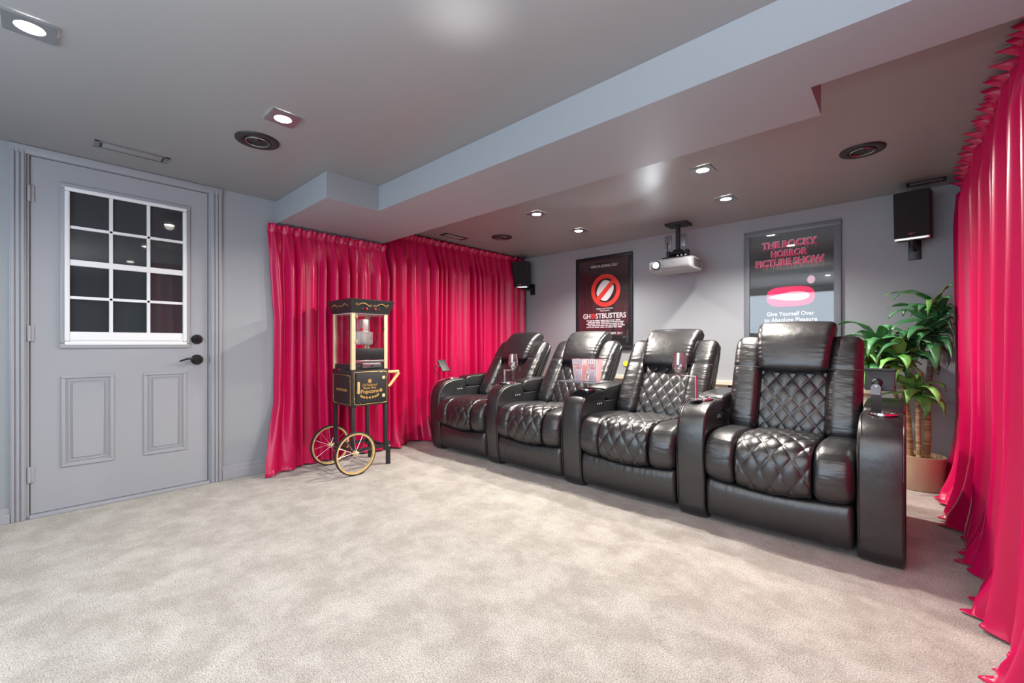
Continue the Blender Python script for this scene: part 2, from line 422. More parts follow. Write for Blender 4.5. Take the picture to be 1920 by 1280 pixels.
# ================================================================ CURTAINS
def curtain(name, path, ztop, zbot, label, group, seed, period=.085, amp=.045, out=(1, 0), flare=None, top_amp=.012, head=.10, nrows=60, wav=.0, puddle=.10, top_fn=None):
    rnd = random.Random(seed)
    # path polyline -> length parametrised
    P = [Vector((p[0], p[1])) for p in path]; L = [0]
    for a, b_ in zip(P, P[1:]): L.append(L[-1] + (b_ - a).length)
    tot = L[-1]; n = int(tot / .0075)
    # knots of fold phase
    s = 0; ks = [0]; am = [rnd.uniform(.5, 1.1)]
    while s < tot:
        s += period * rnd.uniform(.6, 1.55); ks.append(s); am.append(rnd.uniform(.45, 1.25))
    ph2 = [rnd.uniform(0, 6.28) for _ in range(6)]
    bm = bmesh.new(); rows = []
    tv = [0, .006, .012, .02, .028, .035, .042, .05, .06, .075] + [.09 + .91 * (k / nrows) for k in range(nrows + 1)]
    for v in tv:
        row = []
        for i in range(n + 1):
            u = tot * i / n
            j = 0
            while j < len(L) - 2 and L[j + 1] < u: j += 1
            t = (u - L[j]) / (L[j + 1] - L[j]); p = P[j].lerp(P[j + 1], t); d = (P[j + 1] - P[j]).normalized(); nr = Vector(out)
            k = 0
            lo, hi = 0, len(ks) - 2
            while lo < hi:
                mid = (lo + hi + 1) // 2
                if ks[mid] <= u: lo = mid
                else: hi = mid - 1
            k = lo; fr = (u - ks[k]) / (ks[k + 1] - ks[k]); ampk = am[k] * (1 - fr) + am[k + 1] * fr
            zt = ztop if top_fn is None else top_fn(u / tot)
            z = zt + (zbot - zt) * v; hd = zt - z
            base = .5 - .5 * cos(2 * pi * fr)                      # one fold per interval
            shp = base ** .8
            big = .5 + .5 * sin(2 * pi * u / (period * 4.3) + ph2[0] + 1.2 * v)
            # header ruffle above the gathering tape, pinch at the tape, folds below
            tape = .055
            if hd < tape:
                q = hd / tape
                ruf = (.5 + .5 * sin(2 * pi * u / (period * .47) + 1.5 * sin(u * 9 + ph2[1]))) * top_amp * 2.0 * (1 - q) + shp * top_amp * 1.6
                o = ruf + .012 * (1 - q)
            else:
                q = min(1, (hd - tape) / .30)
                shp = shp * (1 - .35 * max(0, (v - .85) / .15))
                q = q * q * (3 - 2 * q)
                o = shp * (top_amp * 1.6 + (amp * ampk - top_amp * 1.6) * q) + q * big * amp * .5
                small = (.5 + .5 * sin(2 * pi * u / (period * .47) + 1.5 * sin(u * 9 + ph2[1]))) * top_amp * 1.2 * (1 - q) * min(1, (hd - tape) / .03)
                o += small
            lat = .010 * sin(2 * pi * v * .7 + ph2[2] + u * 9) * v + .007 * sin(5 * v + u * 23 + ph2[3]) * v
            z2 = z
            if v > .80:
                q = (v - .80) / .20
                o += puddle * (q ** 2.2) * (.55 + .45 * sin(u * 13 + ph2[4])) * (0.95 + .1 * base)
            if flare:
                fl = flare(u / tot, v); lat += fl[0]; o += fl[1]
            if z2 < .012: z2 = .012 + .010 * base
            if v > .97: z2 = .010 + .016 * (.5 + .5 * sin(u * 37 + ph2[5])) * (1 if v < 1 else .4)
            if hd < .012: z2 += .006 * sin(u * 60)
            q2 = p + d * lat + nr * o
            row.append(bm.verts.new((q2.x, q2.y, z2)))
        rows.append(row)
    for A, D in zip(rows, rows[1:]):
        for i in range(n): bm.faces.new((A[i], A[i + 1], D[i + 1], D[i]))
    org = (path[0][0], path[0][1], 0)
    o = fin(name, bm, M['curtain'], origin=org, ang=80)
    md = o.modifiers.new('thickness', 'SOLIDIFY'); md.thickness = .002
    return tag(o, label, 'curtain', group)
GR = 'crimson floor-length curtains'
def fl1(u, v):
    k = max(0, 1 - u / .22)
    return (-.10 * k * max(0, v - .72) / .28 + .045 * k * min(1, v * 2.5) , .17 * k * max(0, (v - .65) / .35) ** 1.6)
curtain('curtain', [(-3.675, 1.18), (-3.675, 2.21)], 1.935, 0, 'crimson satin curtain hanging from the underside of the beam, behind the popcorn cart', GR, 3, .092, .068, (1, 0), fl1, .012, puddle=.03)
curtain('curtain', [(-3.76, 2.23), (-3.76, 4.27)], 2.112, 0, 'crimson satin curtain on the left wall between the popcorn cart and the farthest recliner', GR, 5, .098, .085, (1, 0), None, .014, puddle=.13)
def flR(u, v): return (0, .04 * max(0, (v - .7) / .3) ** 1.5)
curtain('curtain', [(.345, 4.30), (.355, 3.2), (.38, 2.2), (.40, 1.0)], 2.112, 0, 'long crimson curtain along the right edge of the room, beside the potted plant', GR, 11, .105, .088, (-1, 0), flR, .034, puddle=.125, nrows=80)
bm = bmesh.new(); tube(bm, [(.35, 4.30, 2.118), (.36, 3.2, 2.118), (.385, 2.2, 2.118), (.40, 1.0, 2.118)], .008, 6)
tag(fin('curtain_track', bm, M['black'], origin=(.35, 4.3, 2.118)), 'dark curtain track on the ceiling above the right-hand curtain', 'curtain track')

# ================================================================ CEILING FITTINGS
GL = 'recessed square ceiling lights'
def downlight(x, y, label, rot=0):
    root = empty('recessed_light', (x, y, ZC), label, 'ceiling light', GL)
    bm = bmesh.new(); s = .066; r = .040; n = 32
    inn = [bm.verts.new((x + r * cos(2 * pi * k / n), y + r * sin(2 * pi * k / n), ZC - .010)) for k in range(n)]
    def sq(a, zz, s_):
        c_, d_ = cos(a), sin(a); m_ = max(abs(c_), abs(d_)); return bm.verts.new((x + s_ * c_ / m_, y + s_ * d_ / m_, zz))
    o1 = [sq(2 * pi * (k + 0) / n, ZC - .010, s) for k in range(n)]; o2 = [sq(2 * pi * k / n, ZC - .001, s + .001) for k in range(n)]
    for k in range(n):
        q = (k + 1) % n
        bm.faces.new((inn[k], inn[q], o1[q], o1[k])); bm.faces.new((o1[k], o1[q], o2[q], o2[k]))
    fin('trim_plate', bm, M['nickel'], root, smooth=False)
    fin('lamp_disc', lathe(bmesh.new(), [(.038, 0), (.034, .004), (0, .005)], (x, y, ZC - .0085), 28), M['lamp'], root)
LL = ['ceiling light at the upper left corner of the photo, partly cut off by the frame', 'square ceiling light next to the round ceiling speaker on the front side of the beam',
      'left ceiling light behind the beam, the one nearer the beam', 'left ceiling light behind the beam, the one nearer the back wall',
      'right ceiling light behind the beam, the one nearer the beam', 'right ceiling light behind the beam, the one nearer the projector and back wall']
for (x, y, W), lb in zip(LAMPS_VIEW, LL): downlight(x, y, lb)
for (x, y, W) in LAMPS_OUT: downlight(x, y, 'ceiling light in the front part of the room, outside the photo')
def ceil_speaker(x, y, label):
    root = empty('ceiling_speaker', (x, y, ZC), label, 'speaker', 'round in-ceiling speakers')
    fin('speaker_rim', lathe(bmesh.new(), [(.108, 0), (.106, -.008), (.098, -.011), (.066, -.008), (.062, -.004), (.062, 0)], (x, y, ZC), 48), M['satin'], root)
    fin('speaker_cone', lathe(bmesh.new(), [(.061, -.004), (.058, -.011), (.052, -.010), (.045, -.0035), (.022, -.002), (.02, -.008), (0, -.012)], (x, y, ZC), 40), M['black'], root)
    fin('cone_ring', lathe(bmesh.new(), [(.060, -.011), (.057, -.014), (.054, -.011)], (x, y, ZC), 40, close=True), M['steel'], root)
ceil_speaker(-2.65, .805, 'round ceiling speaker on the front side of the beam, beside a square light')
ceil_speaker(-.19, 3.225, 'round ceiling speaker behind the beam, nearest the right-hand curtain')
ceil_speaker(-3.15, 3.28, 'small-looking round ceiling speaker near the left rear curtain')
def vent(x, y, lx, ly, label, slot):
    root = empty('ceiling_vent', (x, y, ZC), label, 'vent', 'ceiling air vents')
    bm = bmesh.new(); z0, z1 = ZC - .006, ZC
    a = .014
    box(bm, x - lx, x + lx, y - ly, y - ly + a * 1.6, z0, z1, .001); box(bm, x - lx, x + lx, y + ly - a * 1.6, y + ly, z0, z1, .001)
    box(bm, x - lx, x - lx + a * .6, y - ly, y + ly, z0, z1, .001); box(bm, x + lx - a * .6, x + lx, y - ly, y + ly, z0, z1, .001)
    fin('vent_frame', bm, slot, root)
    fin('vent_cavity', B(x - lx + .005, x + lx - .005, y - ly + .01, y + ly - .01, z1 - .002, z1), M['black'], root, smooth=False)
    fin('vent_flap', B(x - lx + .018, x + lx - .018, y - ly + .034, y + ly - .034, z0, z1 - .001, .001), M['ceil'], root)
vent(-3.35, .36, .055, .165, 'long ceiling vent above the door', M['nickel'])
vent(-3.505, 2.925, .055, .15, 'ceiling vent above the left rear curtain', M['satin'])
vent(.1, 4.15, .10, .05, 'dark ceiling vent in the corner above the right-hand wall speaker', M['satin'])

# ================================================================ POSTERS
def frame(name, x0, x1, z0, z1, fw, mf, mb, label, dpt=.028):
    root = empty(name, ((x0 + x1) / 2, YB, z0), label, 'poster', 'framed film posters')
    bm = bmesh.new(); y0 = YB - dpt
    for (a, b_, c, d) in ((x0, x1, z1 - fw, z1), (x0, x1, z0, z0 + fw), (x0, x0 + fw, z0 + fw, z1 - fw), (x1 - fw, x1, z0 + fw, z1 - fw)):
        box(bm, a, b_, y0, YB, c, d, .005, 2)
    fin('frame', bm, mf, root)
    fin('poster_sheet', B(x0 + fw * .8, x1 - fw * .8, YB - .012, YB - .002, z0 + fw * .8, z1 - fw * .8), mb, root, smooth=False)
    fin('glazing', B(x0 + fw * .9, x1 - fw * .9, YB - .0185, YB - .0175, z0 + fw * .9, z1 - fw * .9), M['pframe'], root, smooth=False)
    return root
YP = YB - .013
def shape(name, pts, m, root, d=0.0, th=.0012):
    return fin(name, extrude_poly(bmesh.new(), pts, YP - d - th, YP - d + .0005), m, root, smooth=False)
pg = frame('movie_poster', -2.917, -2.191, .936, 2.003, .042, M['fblack'], M['pblack'], 'black framed film poster with a red slashed circle, left of the projector')
text('WHO YA GONNA CALL?', 'tagline', M['ppale'], pg, (-2.545, YP, 1.888), .345, .030, bold=.012)
cx, cz, ro, ri = -2.522, 1.605, .186, .138
fin('red_ring', lathe(bmesh.new(), [(ro, 0), (ro, -.0035), (ri, -.0035), (ri, 0)], (cx, YP, cz), 64, 'y', close=True), M['pred'], pg, smooth=False)
a = radians(45); hw = .026; LL_ = ri + .012; dx, dz = cos(a), sin(a)
shape('red_slash', [(cx - dx * LL_ + dz * hw, cz - dz * LL_ - dx * hw), (cx + dx * LL_ + dz * hw, cz + dz * LL_ - dx * hw), (cx + dx * LL_ - dz * hw, cz + dz * LL_ + dx * hw), (cx - dx * LL_ - dz * hw, cz - dz * LL_ + dx * hw)], M['pred'], pg, .0026)
# plain pale rounded form behind the slash
pts = [(cx + (.098 + .018 * sin(2 * t + .5)) * cos(t) - .006, cz + .118 * sin(t) + .0) for t in [2 * pi * k / 40 for k in range(40)]]
shape('pale_shape', pts, M['ppale'], pg, .0008)
text('COMING TO SAVE THE WORLD', 'subline', M['ppale'], pg, (-2.535, YP, 1.400), .215, .016, bold=.01)
text('THIS SUMMER', 'subline', M['ppale'], pg, (-2.535, YP, 1.376), .13, .015, bold=.01)
text('GH', 'title', M['ppale'], pg, (-2.772, YP, 1.318), .098, .060, bold=.022)
text('STBUSTERS', 'title', M['ppale'], pg, (-2.460, YP, 1.318), .385, .060, bold=.022)
lathe_c = lathe(bmesh.new(), [(.030, 0), (.030, -.0015), (.017, -.0015), (.017, 0)], (-2.690, YP, 1.318), 24, 'y', close=True); fin('title_ring', lathe_c, M['pred'], pg, smooth=False)
shape('title_slash', [(-2.712, 1.302), (-2.706, 1.296), (-2.668, 1.334), (-2.674, 1.340)], M['pred'], pg, .001)
rr = random.Random(4)
bm = bmesh.new()
for r_ in range(5):
    z = 1.266 - r_ * .0195; x = -2.775 + (.02 if r_ % 2 else 0)
    while x < -2.33:
        w_ = rr.uniform(.02, .065); box(bm, x, x + w_, YP - .0012, YP + .0005, z - .006, z + .0055); x += w_ + rr.uniform(.006, .014)
fin('credit_lines', bm, M['ppale'], pg, smooth=False)
text('AT THEATRES OCTOBER 2011', 'release_line', M['ppale'], pg, (-2.545, YP, 1.118), .46, .026, bold=.012)

pr = frame('movie_poster', -1.092, -.384, .936, 2.003, .048, M['fgrey'], M['pdark'], 'grey framed film poster with dripping pink title, right of the projector')
def drip_text(s, c, wd, ht, seed):
    text(s, 'title', M['ppink'], pr, (c[0] - .004, YP - .0002, c[1] + .004), wd + .004, ht + .004, bold=.05)
    text(s, 'title', M['pink'], pr, (c[0], YP - .0012, c[1]), wd, ht, bold=.032)
    r_ = random.Random(seed); bm = bmesh.new(); k = max(6, int(wd / .024))
    for i in range(k):
        x = c[0] - wd / 2 + wd * (i + .5 + r_.uniform(-.2, .2)) / k
        ln = r_.uniform(.006, .034); hw_ = r_.uniform(.002, .0045)
        zt = c[1] - ht / 2 + .008
        extrude_poly(bm, [(x - hw_, zt), (x + hw_, zt), (x + hw_ * .6, zt - ln), (x, zt - ln - .005), (x - hw_ * .6, zt - ln)], YP - .0018, YP + .0004)
    box(bm, c[0] - wd / 2 + .004, c[0] + wd / 2 - .004, YP - .0009, YP + .0002, c[1] - ht / 2 + .004, c[1] - ht / 2 + .010); fin('title_drips', bm, M['pink'], pr, smooth=False)
drip_text('THE ROCKY', (-.742, 1.858), .40, .056, 1)
drip_text('HORROR', (-.740, 1.778), .265, .054, 2)
drip_text('PICTURE SHOW', (-.742, 1.703), .50, .056, 3)
# generic reddish couch-like band with a pale rounded shape
pts = [(-.735 + .175 * (abs(cos(t)) ** .6) * (1 if cos(t) > 0 else -1), 1.405 + .085 * (abs(sin(t)) ** .7) * (1 if sin(t) > 0 else -1)) for t in [2 * pi * k / 48 for k in range(48)]]
shape('red_shape', pts, M['pink'], pr, .0004)
pts = [(-.745 + .15 * cos(t), 1.405 + (.035 + .018 * cos(t)) * sin(t)) for t in [2 * pi * k / 36 for k in range(36)]]
shape('pale_shape', pts, M['ppink'], pr, .0014)
shape('pale_shape', [(-.585 + .028 * cos(t), 1.535 + .034 * sin(t)) for t in [2 * pi * k / 24 for k in range(24)]], M['ppink'], pr, .0014)
text('Give Yourself Over', 'tagline', M['ppale'], pr, (-.736, YP, 1.258), .345, .036, bold=.015)
text('to Absolute Pleasure', 'tagline', M['ppale'], pr, (-.736, YP, 1.206), .385, .036, bold=.015)

# ================================================================ PROJECTOR
px, py = -1.58, 4.03
pj = empty('projector', (px, py, ZC), 'grey projector with glowing lens hanging from a ceiling mount near the back wall', 'projector')
fin('ceiling_plate', B(px - .10, px + .10, py - .07, py + .09, ZC - .022, ZC, .004), M['satin'], pj)
fin('mount_pole', C((px, py, ZC - .02), (px, py, ZC - .255), .021, n=20), M['satin'], pj)
bm = bmesh.new(); lathe(bm, [(.045, 0), (.05, -.012), (.075, -.03), (.078, -.045), (.05, -.055)], (px, py, ZC - .25), 28)
box(bm, px - .10, px - .07, py - .03, py + .03, ZC - .33, ZC - .255, .004); box(bm, px + .07, px + .10, py - .03, py + .03, ZC - .33, ZC - .255, .004); box(bm, px - .13, px + .10, py - .06, py + .06, ZC - .335, ZC - .315, .005)
fin('mount_bracket', bm, M['satin'], pj)
bx0, bx1, by0, by1, bz0, bz1 = -1.79, -1.40, 3.86, 4.16, 1.665, 1.795
bm = bmesh.new()
prof = [(by0, bz1), (by1, bz1), (by1 + .005, bz0 + .04), (by1 - .02, bz0), (by0 + .03, bz0), (by0 - .004, bz0 + .035)]
pillow(bm, prof, bx0, bx1, .022, IDP, .05, .02, smooth_k=2)
body = fin('projector_body', bm, M['pgrey'], pj, ang=60)
lens = fin('lens_barrel', lathe(bmesh.new(), [(.0, 0), (.040, 0), (.042, -.02), (.034, -.024), (.034, -.012), (0, -.012)], (-1.715, by0 + .004, 1.725), 32, 'y'), M['black'], pj)
fin('lens_glass', lathe(bmesh.new(), [(0, -.019), (.016, -.018), (.027, -.0135)], (-1.715, by0 + .004, 1.725), 28, 'y'), M['proj'], pj)
bm = bmesh.new(); [box(bm, bx1 - .003, bx1 + .002, by0 + .07, by1 - .05, 1.70 + k * .012, 1.706 + k * .012) for k in range(6)]
fin('side_grille', bm, M['black'], pj, smooth=False)
fin('sensor_dot', lathe(bmesh.new(), [(0, -.003), (.005, 0)], (-1.56, by0 - .001, 1.735), 12, 'y'), M['black'], pj)
bm = bmesh.new(); [cyl(bm, (bx0 + .26 + k * .035, by0 + .03, bz1 - .003), (bx0 + .26 + k * .035, by0 + .03, bz1 + .008), .008, n=12) for k in range(3)]
fin('button', bm, M['pgrey'], pj)
sp = bpy.data.lights.new('projector_beam', 'SPOT'); sp.energy = 14; sp.color = (.86, .93, 1); sp.spot_size = radians(75); sp.spot_blend = .6; sp.shadow_soft_size = .02
so = bpy.data.objects.new('projector_beam', sp); so.location = (-1.715, by0 - .04, 1.725); so.rotation_euler = (radians(88), 0, pi); COL.objects.link(so)
# two cover plates on the back wall behind the projector, cable
wp = tag(fin('wall_plate', B(-1.835, -1.765, YB - .008, YB, 1.975, 2.10, .003), M['nickel'], origin=(-1.80, YB, 1.975)), 'left of the two small wall plates behind the projector mount', 'wall plate', 'wall plates behind the projector')
wp = tag(fin('wall_plate', B(-1.70, -1.625, YB - .008, YB, 1.975, 2.10, .003), M['nickel'], origin=(-1.66, YB, 1.975)), 'right of the two small wall plates behind the projector mount', 'wall plate', 'wall plates behind the projector')
tag(fin('power_cable', tube(bmesh.new(), [(-1.80, YB - .015, 2.03), (-1.79, 4.29, 2.02), (-1.77, 4.24, 1.95), (-1.74, 4.19, 1.87), (-1.72, 4.17, 1.80)], .005), M['black'], origin=(-1.8, YB, 2.03)), 'thin black cable running from the wall plate to the projector', 'cable')
ou = empty('wall_outlet', (-1.19, YB, .53), 'dark power outlet on the back wall ledge between the two nearest recliners', 'outlet')
fin('cover_plate', B(-1.225, -1.155, YB - .028, YB - .017, .505, .62, .003), M['satin'], ou)
for z in (.535, .585): fin('socket', B(-1.205, -1.175, YB - .031, YB - .027, z - .014, z + .014, .003), M['black'], ou)
tag(fin('sticker', lathe(bmesh.new(), [(0, -.012), (.028, -.0115), (.03, -.002)], (-2.275, YB, .78), 24, 'y'), M['yellow'], origin=(-2.275, YB, .78)), 'round yellow sticker on the back wall below the left poster', 'sticker')

# ================================================================ WALL SPEAKERS
def wall_speaker(cx, cy, cz, yaw, pitch, label, bracket):
    root = empty('wall_speaker', (cx, YB, cz), label, 'speaker', 'black wall speakers')
    R_ = Matrix.Rotation(yaw, 4, 'Z') @ Matrix.Rotation(pitch, 4, 'X'); T = Matrix.Translation((cx, cy, cz)) @ R_
    def put(name, bm, m, par=root, sm=True):
        bmesh.ops.transform(bm, matrix=T, verts=bm.verts); return fin(name, bm, m, par, smooth=sm)
    w2, d2, h2 = .094, .10, .165
    put('cabinet', B(-w2, w2, -d2 + .014, d2, -h2, h2, .008), M['satin'])
    put('grille', B(-w2 + .002, w2 - .002, -d2, -d2 + .016, -h2 + .022, h2, .005), M['cloth'])
    put('chrome_strip', B(-w2 + .002, w2 - .002, -d2 + .001, -d2 + .018, -h2, -h2 + .019, .003), M['chrome'])
    bm = bmesh.new(); tube(bm, [(-.017, -d2 - .003, -h2 + .040), (-.006, -d2 - .003, -h2 + .046), (.006, -d2 - .003, -h2 + .043), (.018, -d2 - .003, -h2 + .048)], .0025, 6)
    tube(bm, [(-.004, -d2 - .003, -h2 + .045), (-.007, -d2 - .003, -h2 + .032)], .0022, 6); tube(bm, [(.004, -d2 - .003, -h2 + .044), (.002, -d2 - .003, -h2 + .032)], .0022, 6)
    put('emblem', bm, M['chrome'])
    bx, by, bz = bracket
    fin('wall_bracket', B(bx - .035, bx + .035, YB - .022, YB, bz - .065, bz + .075, .006), M['black'], root)
    fin('bracket_arm', tube(bmesh.new(), [(bx, YB - .02, bz + .01), (bx, YB - .05, bz + .01), (cx, cy + .02, cz - .185), (cx, cy, cz - .155)], .016, 12), M['black'], root)
wall_speaker(.035, 4.14, 1.895, radians(-6), radians(7), 'black speaker with silver strip on the back wall above the plant', (.045, 0, 1.68))
wall_speaker(-3.655, 4.17, 1.885, radians(28), radians(8), 'black speaker on the back wall beside the left rear curtain', (-3.60, 0, 1.70))

# ================================================================ RECLINERS
def quilt(x, s, xc, wd, hd, A):
    a = (x - xc) / wd + s / hd; b_ = (x - xc) / wd - s / hd
    return A * (abs(sin(pi * a) * sin(pi * b_)) ** .24) - A
LW = M['leather']
ZB = .455
def recliner(x0, x1, la, ra, lean, yb, label, hr, hs=1.0):
    """x0,x1 seat span; la / ra: arm widths (0 = none) ; lean of the back in radians; yb where the back starts"""
    root = empty('recliner', ((x0 + x1) / 2, 2.95, 0), label, 'recliner', 'row of black leather recliners')
    W = x1 - x0; q0 = x0 + W * .245; q1 = x1 - W * .245; xc = (x0 + x1) / 2
    # hidden carcass
    fin('base', B(x0 + .01, x1 - .01, 2.62, 3.30, .03, .30, .01), M['black'], root)
    # footrest
    pf = [(2.60, .035), (2.515, .035), (2.500, .10), (2.492, .18), (2.498, .235), (2.525, .262), (2.60, .262)]
    def fdisp(x, s, p, q): return -.022 * 0
    def fplace(x, p, q):
        k = ((x - xc) / (W / 2)) ** 2
        return (x, p + .010 * k, q - (.018 * (1 - k)) * max(0, (q - .15) / .11))
    fin('footrest', pillow(bmesh.new(), pf, x0 + .006, x1 - .006, .03, fplace, .02, .016), M['leatherf'], root, ang=70)
    # seat
    ps = [(3.05, .30), (3.05, .485), (2.90, .492), (2.72, .505), (2.60, .507), (2.515, .488), (2.468, .432), (2.455, .36), (2.462, .30), (2.492, .262), (2.56, .255), (2.70, .27)]
    def splace(x, p, q):
        k = ((x - xc) / (W / 2)) ** 2
        return (x, p + (.018 * k if p < 2.7 else 0), q - (.016 * (1 - k)) * max(0, min(1, (.40 - q) / .12)))
    for a, b_ in ((x0 + .003, q0), (q1, x1 - .003)):
        fin('seat_side_pad', pillow(bmesh.new(), ps, a, b_, .035, splace, .014, .014, crown=.006), M['leatherw'], root, ang=70)
    pc = [(p - .004 if p < 2.6 else p, q + (.004 if q > .4 else 0)) for p, q in ps]
    fin('quilted_seat', pillow(bmesh.new(), pc, q0 + .002, q1 - .002, .014, splace, .0045, .006,
        disp=lambda x, s, p, q: (quilt(x, s, xc, .090, .140, .013) if (q > .26 and p < 3.0) else -.01), crown=.012), LW, root, ang=85)
    # back: local frame (d forward, h up)
    cl, sl = cos(lean), sin(lean)
    def bp(x, d, h): return (x, yb + h * hs * sl - d * cl, ZB + h * hs * cl + d * sl * .6)
    bol = [(-.005, .0), (.075, .0), (.115, .06), (.120, .20), (.118, .36), (.115, .50), (.095, .585), (.04, .612), (-.012, .59), (-.02, .45)]
    def bdisp(x, s, p, q): return -.007 * math.exp(-((q - .40) / .010) ** 2) if p > .05 else 0
    for a, b_ in ((x0 + .004, q0 + .004), (q1 - .004, x1 - .004)):
        o = fin('back_bolster', pillow(bmesh.new(), bol, a, b_, .045, bp, .014, .012, disp=bdisp, crown=.008), M['leatherw'], root, ang=80)
        xm = [a + (b_ - a) * k / 8 for k in range(9)]
        pts = [bp(x, .118 + .007 - .030 * abs((x - (a + b_) / 2) / (b_ - a) * 2) ** 5 - .004, .40) for x in xm]
        fin('seam', tube(bmesh.new(), pts[0:], .0014, 5), M['thread'], o)
    cb = [(0, 0.0), (.055, .0), (.078, .06), (.082, .2), (.080, .36), (.08, .46), (.04, .50), (0, .48)]
    fin('quilted_back', pillow(bmesh.new(), cb, q0 - .004, q1 + .004, .016, bp, .0045, .006,
        disp=lambda x, s, p, q: (quilt(x, q, xc, .085, .115, .013) if p > .02 else 0), crown=.006), LW, root, ang=85)
    hb = [(.02, .385), (.09, .375), (.140, .392), (.158, .44), (.162, .52), (.150, .61), (.105, .672), (.05, .690), (-.01, .675), (-.02, .58), (-.015, .45)]
    hb = [(p, q + (hr if q > .5 else 0)) for p, q in hb]
    hw = (q1 - q0) / 2 + .006
    def hx(x, p, q):
        return xc + (x - xc) * (1.0 + .16 * max(0, (q - .39)) / .3)
    def hdisp(x, s, p, q):
        e = min(x - (xc - hw), xc + hw - x)
        return .0035 * sin(s * 150 + 3 * sin(s * 31)) * math.exp(-e / .035)
    ho = fin('headrest', pillow(bmesh.new(), hb, xc - hw, xc + hw, .034, bp, .012, .008, disp=hdisp, xf=hx, crown=.010), LW, root, ang=80)
    # rear shell
    sh = [(-.10, -.25), (0, -.25), (.01, .0), (.02, .45), (.0, .60), (-.05, .60), (-.085, .45)]
    fin('back_shell', pillow(bmesh.new(), sh, x0 + .012, x1 - .012, .03, bp, .05, .02), LW, root, ang=60)
    # arms
    def arm(a, b_, inner):
        # outline of arm in (y,z)
        body = [(2.55, .0), (2.545, .30), (2.545, .50), (2.575, .590), (2.66, .632), (2.80, .648), (2.835, .640), (2.85, .585), (2.86, .572), (3.38, .580), (3.40, .50), (3.40, .0)]
        bm = pillow(bmesh.new(), body, a + .004, b_ - .004, .012, IDP, .04, .014, smooth_k=1)
        o = fin('arm', bm, LW, root, ang=50)
        # padded front panel which rolls over the top
        outer = [(2.66, .004), (2.530, .004), (2.522, .15), (2.505, .32), (2.508, .48), (2.530, .565), (2.580, .622), (2.66, .648), (2.80, .660), (2.838, .652), (2.845, .60), (2.845, .30), (2.82, .004)]
        fin('arm_front_panel', pillow(bmesh.new(), outer, a, b_, .014, IDP, .03, .014, smooth_k=2, crown=.006), LW, o, ang=70)
        for xx in (a + .008, b_ - .008):
            pts = chaikin([(2.527, .03), (2.509, .2), (2.500, .35), (2.503, .49), (2.528, .585), (2.58, .634), (2.66, .655), (2.79, .664)], 2, closed=False)
            fin('piping', tube(bmesh.new(), [(xx, p - .001, q - .001) for p, q in pts], .0022, 5), M['thread'] if 0 else LW, o)
        # storage lid
        lid = [(2.855, .574), (2.85, .652), (2.875, .676), (3.0, .684), (3.27, .690), (3.30, .675), (3.30, .574), (3.10, .570)]
        fin('storage_lid', pillow(bmesh.new(), lid, a + .002, b_ - .002, .014, IDP, .03, .02, smooth_k=1, crown=.004), LW, root, ang=60)
        # cup holder
        c = ((a + b_) / 2, 2.735, .6645)
        ch = fin('cup_holder', lathe(bmesh.new(), [(.056, -.004), (.055, .004), (.050, .006), (.044, .003), (.042, -.05), (0, -.052)], c, 36), M['chrome'], root)
        return o
    def control(x, sgn):
        bm = B(x - .003, x + .003, 2.725, 2.80, .545, .585, .0025); o = fin('control_panel', bm, M['black'], root)
        for k in range(5):
            fin('button', B(x + sgn * .002, x + sgn * .0055, 2.733 + k * .013, 2.741 + k * .013, .559 + (.006 if k % 2 else -.004), .567 + (.006 if k % 2 else -.004), .001), M['chrome'] if k % 2 else M['white'], o)
    if la: arm(x0 - la, x0, 1); control(x0 - .004, 1)
    if ra: arm(x1, x1 + ra, 0)
    return root, control
R1, c1 = recliner(-3.225, -2.603, .135, .138, radians(34), 3.06, 'black leather recliner at the far left end of the row, beside the curtain', 0.012, 1.09)
R2, c2 = recliner(-2.465, -1.82, 0, .16, radians(34), 3.06, 'black leather recliner behind the tray of popcorn boxes, second from the left', 0.012, 1.09)
R3, c3 = recliner(-1.66, -.995, 0, .16, radians(31), 3.04, 'black leather recliner below the projector, third from the left', 0.01, 1.06)
R4, c4 = recliner(-.835, -.17, 0, .17, radians(19), 3.00, 'black leather recliner at the right end of the row, nearest the plant', .015)
# the control panels of recliners 2-4 sit on the neighbour's arm facing the seat
for rt, x in ((R1, -2.465), (R2, -1.66), (R3, -.835)):
    bm = B(x - .006, x - .001, 2.725, 2.80, .545, .585, .0025); o = fin('control_panel', bm, M['black'], rt)
    for k in range(5):
        fin('button', B(x - .002, x + .0012, 2.733 + k * .013, 2.741 + k * .013, .559 + (.006 if k % 2 else -.004), .567 + (.006 if k % 2 else -.004), .001), M['chrome'] if k % 2 else M['white'], o)

